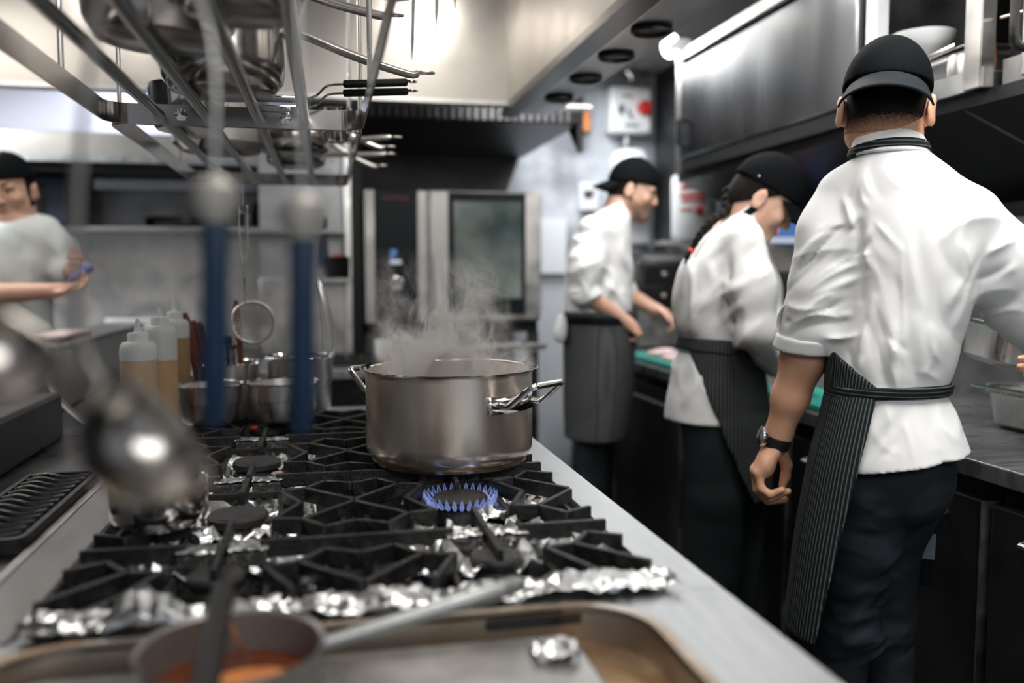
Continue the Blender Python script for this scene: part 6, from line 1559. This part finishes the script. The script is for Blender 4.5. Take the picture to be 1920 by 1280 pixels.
cap(c1, P1, R1, .94, -1, z_front=.006, tilt=.16, droop=.045, length=.062, h=.0055, brimmat='cap')
J = Solid(); tor = [L.st(388, 1135, 1180, .07), L.st(402, 1112, 1184, .13), L.st(425, 1085, 1183, .185), L.st(470, 1066, 1184, .185), L.st(530, 1060, 1184, .175), L.st(575, 1058, 1184, .17), L.st(596, 1062, 1180, .165)]
J.add(loft(tor, L.r, L.f), .02)
J.limb([L(1112, 432, -.18), L(1098, 500, -.195), L(1090, 548, -.19)], [.058, .058, .055], .04)
J.limb([L(1140, 432, .18), L(1155, 500, .20), L(1166, 545, .20)], [.058, .058, .054], .04)
Fj = J.field(.0065); Fj.fun(folds(31, .005, 18, 6), .03).fun(wrinkles(L, 75, ((1070, 470, 1180, 580, .3, 1, .4, 60, .018, .010, 12), (1070, 440, 1120, 550, -1, .5, .35, 45, .014, .011, 8))), .03).build('jacket', M['jacket'], c1)
for q0, q1, r in ((L(1092, 535, -.19), L(1100, 556, -.185), .062), (L(1163, 535, .20), L(1172, 552, .20), .060)):
    K = Solid(); K.limb([q0, q1], [r, r], .01); Fk = K.field(.006); d = (q1 - q0).normalized(); Fk.cut(q1 + d * .012, d).cut(q0, -d).fun(folds(35, .003, 40), .03).build('cuff', M['jacket'], c1)
band(c1, 'collar', M['jacket'], [L.st(378, 1142, 1188, .062), L.st(400, 1130, 1186, .072)], L.r, L.f, L(1160, 398, 0), L(1160, 380, 0), .003, .005, tilt=(L.u - L.r * .45))
aps = [L.st(582, 1058, 1186, .175), L.st(640, 1056, 1190, .18), L.st(720, 1056, 1188, .18), L.st(830, 1058, 1176, .18)]
Ap = Solid(); Ap.add(loft(aps, L.r, L.f), .01); Fa = Ap.field(.0065); Fa.cut(L(1100, 815, 0), -L.u).fun(folds(41, .008, 12, 4), .03)
M['apron1'] = pinstripe('grey_apron', (0.045, 0.046, 0.048), (0.075, 0.076, 0.078), .010, 'Y', .4, .3)
Fa.build('apron', M['apron1'], c1)
band(c1, 'waistband', M['cap'], aps[:2], L.r, L.f, L(1120, 606, 0), L(1120, 590, 0), .006, .0055)
t0 = L(1058, 590, -.10)
F_ = Solid().add(ell(t0 - L.u * .05 - L.r * .012, (.022, .03, .055), (L.r, L.f, L.u))).add(ell(t0 - L.u * .075 - L.r * .020, (.020, .03, .035), (L.r, L.f, L.u)), .02).field(.005).fun(folds(43, .008, 60), .03)
F_.build('tie_cloth', M['jacket'], c1)
T = Solid(); k1 = L(1112, 760, -.075); k2 = L(1122, 760, .075)
T.limb([L(1118, 640, -.07), k1, Vector((k1.x, k1.y, .42)), Vector((k1.x - .02, k1.y, .07))], [.085, .075, .062, .055]).limb([L(1125, 640, .07), k2, Vector((k2.x, k2.y, .42)), Vector((k2.x + .02, k2.y, .07))], [.085, .075, .062, .055])
T.field(.009).fun(folds(45, .006, 25), .03).build('trousers', M['trousers'], c1)
shoes(c1, (Vector((k1.x - .02, k1.y, 0)), Vector((k2.x + .02, k2.y, 0))), L.r)

# ================================================================= the bending cook with a braid
L = Sight(1380, 2.43)
c2 = empty('person', (L.o.x, L.o.y, 0), 'cook with a dark braid bending over the worktop in white jacket', 'person')
B = Solid(); hf = (L.r * .80 + L.f * .12 - L.u * .60).normalized(); hu = L.u + L.r * .75
P2, R2 = head(B, L(1436, 362, 0), hf, hu, .95)
B.limb([L(1418, 388, 0), L(1396, 412, 0), L(1378, 445, 0)], [.052, .052, .07], .03)
B.add(loft([L.st(430, 1350, 1410, .13), L.st(470, 1315, 1415, .15), L.st(560, 1285, 1420, .13), L.st(650, 1295, 1410, .13), L.st(760, 1280, 1410, .15)], L.r, L.f), .03)
e_n, w_n = L(1420, 622, -.19), L(1462, 690, -.06)
B.limb([L(1392, 470, -.16), e_n, w_n], [.05, .042, .025], .03)
hand(B, w_n, L(1492, 708, -.02), L.f * .9, -L.u, (.6, .7, .5), .9)
e_f, w_f = L(1440, 610, .19), L(1490, 680, .14)
B.limb([L(1400, 470, .16), e_f, w_f], [.05, .042, .025], .03)
hand(B, w_f, L(1518, 696, .12), -L.f * .9, -L.u, (.6, .7, .5), .9)
B.field(.005).build('body', M['skinpale'], c2)
face_parts(P2, R2, .95, c2)
Hs = Solid(); head(Hs, L(1436, 362, 0), hf, hu, .95, ears=False); Fh = Hs.field(.005); Fh.D -= .009
Fh.cut(P2(0, .030, .012), R2[1] - R2[2] * 1.0).cut(P2(0, .035, 0), R2[1]).cut(P2(0, 0, -.105), -R2[2]).cut(P2(0, 0, .04), R2[2])
Fh.build('hair', M['hair'], c2)
br = arc([P2(0, -.095, -.055), L(1362, 392, -.05), L(1335, 415, -.09), L(1312, 442, -.11), L(1296, 470, -.12)], 6)
b = MB(); n = len(br)
for s in range(3):
    b.tube([p + (L.r * math.cos(k * .9 + s * 2.1) * .010 + L.f * math.sin(2 * (k * .9 + s * 2.1)) * .006) * (1.15 - k / n * .8) for k, p in enumerate(br)], [.013 - .008 * k / n for k in range(n)], 8)
hb = b.build('braid', M['hair'], c2)
t0 = br[-1]; MB().lathe(t0, [(.008, -.006), (.010, 0), (.008, .006)], 12, axis=(br[-1] - br[-2])).build('hair_tie', M['red'], hb)
MB().tube([t0, L(1288, 482, -.125), L(1283, 496, -.125)], [.006, .008, .001], 8).build('braid_end', M['hair'], hb)
cap(c2, P2, R2, .95, 1, z_front=.012, tilt=-.10, droop=.030, length=.085, h=.005, grow=.012)
MB().lathe(P2(-.078, -.055, .02) if (P2(-.078, 0, 0) - CAM).length < (P2(.078, 0, 0) - CAM).length else P2(.078, -.055, .02), [(0, -.003), (.006, 0), (0, .003)], 12, axis=L.f).build('cap_rivet', M['chrome'], c2)
J = Solid()
tor = [L.st(398, 1382, 1420, .07), L.st(418, 1350, 1424, .13), L.st(450, 1312, 1432, .175), L.st(500, 1272, 1438, .185), L.st(560, 1258, 1436, .18), L.st(610, 1262, 1426, .17), L.st(646, 1282, 1416, .155)]
J.add(loft(tor, L.r, L.f), .02)
J.add(loft([L.st(640, 1282, 1418, .155), L.st(680, 1264, 1424, .165), L.st(740, 1250, 1426, .175), L.st(792, 1244, 1428, .18)], L.r, L.f), .012)
J.limb([L(1394, 452, -.165), L(1410, 540, -.195), L(1420, 618, -.19)], [.058, .059, .055], .04).limb([L(1420, 618, -.19), L(1456, 680, -.075)], [.055, .042], .02)
J.limb([L(1400, 452, .165), L(1425, 540, .19), L(1440, 608, .19)], [.060, .058, .055], .04).limb([L(1440, 608, .19), L(1484, 672, .145)], [.060, .043], .02)
Fj = J.field(.0058); X, Y, Z = np.meshgrid(*Fj.ax, indexing='ij', sparse=True)
Fj.cut(L(1300, 781, 0), -L.u)
wr2 = wrinkles(L, 73, ((1280, 460, 1400, 630, -.3, 1, .3, 110, .015, .009, 14), (1380, 470, 1440, 640, -.8, .6, .35, 70, .013, .006, 9), (1255, 670, 1330, 770, .1, 1, .4, 70, .013, .007, 7), (1400, 620, 1470, 690, .5, 1, .3, 60, .010, .008, 6)))
def jf2(x, y, z):
    o = folds(51, .005, 16, 6)(x, y, z) + wr2(x, y, z)
    for a, b_, w_, am in ((L(1340, 520, -.18), L(1290, 640, -.15), .014, .010), (L(1375, 500, -.2), L(1350, 640, -.16), .016, -.006), (L(1330, 500, -.18), L(1370, 620, -.17), .014, .008), (L(1445, 590, -.2), L(1390, 640, -.2), .010, .009), (L(1450, 640, -.15), L(1400, 660, -.2), .010, -.009), (L(1365, 480, -.21), L(1385, 600, -.22), .016, -.006)):
        o = o + crease(a, b_, w_, am)(x, y, z)
    return o
Fj.fun(jf2, .03).build('jacket', M['jacket'], c2)
band(c2, 'collar', M['jacket'], [L.st(376, 1398, 1446, .060), L.st(402, 1374, 1432, .076), L.st(424, 1352, 1424, .11)], L.r, L.f, L(1395, 422, 0), L(1398, 388, 0), .004, .005, tilt=(L.u - L.r * .85))
band(c2, 'neck_strap', M['cap'], [L.st(376, 1398, 1446, .060), L.st(402, 1374, 1432, .076), L.st(424, 1352, 1424, .11)], L.r, L.f, L(1395, 416, 0), L(1395, 399, 0), .009, .005, tilt=(L.u - L.r * .75))
aps = [L.st(628, 1276, 1426, .165), L.st(680, 1262, 1434, .172), L.st(760, 1246, 1440, .185), L.st(860, 1250, 1446, .19), L.st(935, 1256, 1446, .19)]
Ap = Solid(); Ap.add(loft(aps, L.r, L.f), .01); Fa = Ap.field(.0058); X, Y, Z = np.meshgrid(*Fa.ax, indexing='ij', sparse=True)
inner = Fa.D + .012; np.maximum(Fa.D, -inner, out=Fa.D)
e0, e1 = L(1292, 655, -.16), L(1345, 785, -.18); en = (e1 - e0).cross(L.f).normalized()
if en.dot(L.r) > 0: en = -en
np.maximum(Fa.D, halfspace(e0, en), out=Fa.D); Fa.cut(L(1340, 918, 0), -L.u).cut(L(1340, 640, 0), L.u).fun(folds(55, .007, 14, 4), .03)
oc = L(1351, 628, 0) - wloc(c2); ob = L(1351, 935, 0) - wloc(c2)
M['apron2'] = pinstripe('grey_pinstripe_apron', (0.020, 0.023, 0.024), (0.085, 0.092, 0.092), .0095, 'X', .28, .25, angle_c=(oc.x, oc.y, .16, 0, 0))
Fa.build('apron', M['apron2'], c2)
band(c2, 'waistband', M['apron2'], aps[:2], L.r, L.f, L(1350, 660, -.1), L(1350, 634, -.1), .007, .005, tilt=(L.u + L.r * .06))
T = Solid(); k1 = L(1345, 930, -.09); k2 = L(1385, 930, .09)
T.add(ell(L(1345, 760, 0), (.125, .16, .12), (L.r, L.f, L.u)), .03)
T.limb([L(1335, 790, -.08), k1, Vector((k1.x + .01, k1.y, .40)), Vector((k1.x, k1.y, .07))], [.09, .08, .064, .056]).limb([L(1355, 790, .08), k2, Vector((k2.x + .01, k2.y, .40)), Vector((k2.x, k2.y, .07))], [.09, .08, .064, .056])
T.field(.008).fun(folds(57, .007, 25), .03).build('trousers', M['trousers'], c2)
shoes(c2, (k1, k2 - L.r * .08), L.r)

# ================================================================= the cook at the left edge
L = Sight(40, 3.62)
c4 = empty('person', (L.o.x, L.o.y, 0), 'cook in a pale tee shirt at the left edge holding a violet cloth', 'person')
B = Solid(); hf = (-L.r * .42 - L.f * .86 - L.u * .26).normalized()
P4, R4 = head(B, L(18, 346, 0), hf, L.u - L.r * .06, .96)
B.limb([L(30, 378, .01), L(35, 405, .02), L(35, 430, .02)], [.055, .054, .07], .03)
B.add(loft([L.st(412, -10, 75, .08, .02), L.st(440, -45, 95, .10, .02), L.st(520, -40, 95, .10, .02), L.st(600, -35, 90, .10, .02), L.st(660, -40, 95, .11, .02)], L.r, L.f), .03)
e_l, w_l = L(124, 512, .0), L(138, 508, -.14)
B.limb([L(86, 440, .02), e_l, w_l], [.05, .040, .026], .03)
hand(B, w_l, L(156, 494, -.20), L.u * .8, -L.r * .6 - L.u * .2, (.7, .8, .6), .95)
e_r, w_r = L(-28, 552, -.14), L(96, 545, -.24)
B.limb([L(-38, 445, .0), e_r, w_r], [.05, .042, .027], .03)
hand(B, w_r, L(134, 540, -.25), -L.f * .6 - L.u * .3, L.u * .9, (.35, .45, .3), .95)
B.field(.0055).build('body', M['skinpale'], c4)
face_parts(P4, R4, .96, c4)
Hs = Solid(); head(Hs, L(18, 346, 0), hf, L.u - L.r * .06, .96, ears=False); Fh = Hs.field(.005); Fh.D -= .005
Fh.cut(P4(0, .028, 0), R4[1]).cut(P4(0, 0, -.085), -R4[2]).cut(P4(0, 0, .04), R4[2]).build('hair', M['hair'], c4)
cap(c4, P4, R4, .96, -1, z_front=.020, tilt=.16, droop=.03, length=.06, h=.0055, grow=.011)
J = Solid(); tor = [L.st(402, 8, 62, .065, .02), L.st(416, -20, 88, .095, .02), L.st(445, -52, 106, .125, .02), L.st(500, -48, 106, .135, .02), L.st(560, -46, 100, .13, .02), L.st(640, -48, 104, .14, .02)]
J.add(loft(tor, L.r, L.f), .02)
J.limb([L(82, 436, .02), L(108, 470, .01), L(124, 514, .0), L(129, 511, -.05)], [.066, .064, .056, .050], .04).limb([L(-38, 440, .0), L(-36, 500, -.06), L(-30, 540, -.12)], [.066, .064, .055], .04)
J.field(.0065).fun(folds(61, .006, 16, 6), .03).fun(wrinkles(L, 77, ((-30, 440, 100, 590, .2, 1, .5, 70, .018, .009, 12),)), .03).build('tee_shirt', M['tshirt'], c4)
T = Solid(); k1 = L(5, 760, .02); k2 = L(60, 760, .02)
T.add(ell(L(30, 660, .02), (.15, .115, .10), (L.r, L.f, L.u)), .03)
T.limb([L(5, 670, .02), k1, Vector((k1.x, k1.y, .07))], [.10, .08, .055]).limb([L(58, 670, .02), k2, Vector((k2.x, k2.y, .07))], [.10, .08, .055])
T.field(.009).build('trousers', M['trousers'], c4)
shoes(c4, (k1, k2), -L.f)
v0 = L(150, 512, -.225)
F_ = Solid().add(ell(v0, (.045, .030, .018), ((L.r * .8 + L.u * .6), L.f, (L.u * .8 - L.r * .6)))).add(ell(v0 + L.r * .02 + L.u * .018, (.025, .03, .018), (L.r, L.f, L.u)), .01).field(.004).fun(folds(63, .004, 80), .03)
tag(F_.build('cloth', M['violet'], None), 'small violet cloth in the hands of the cook at the left edge', 'cloth')
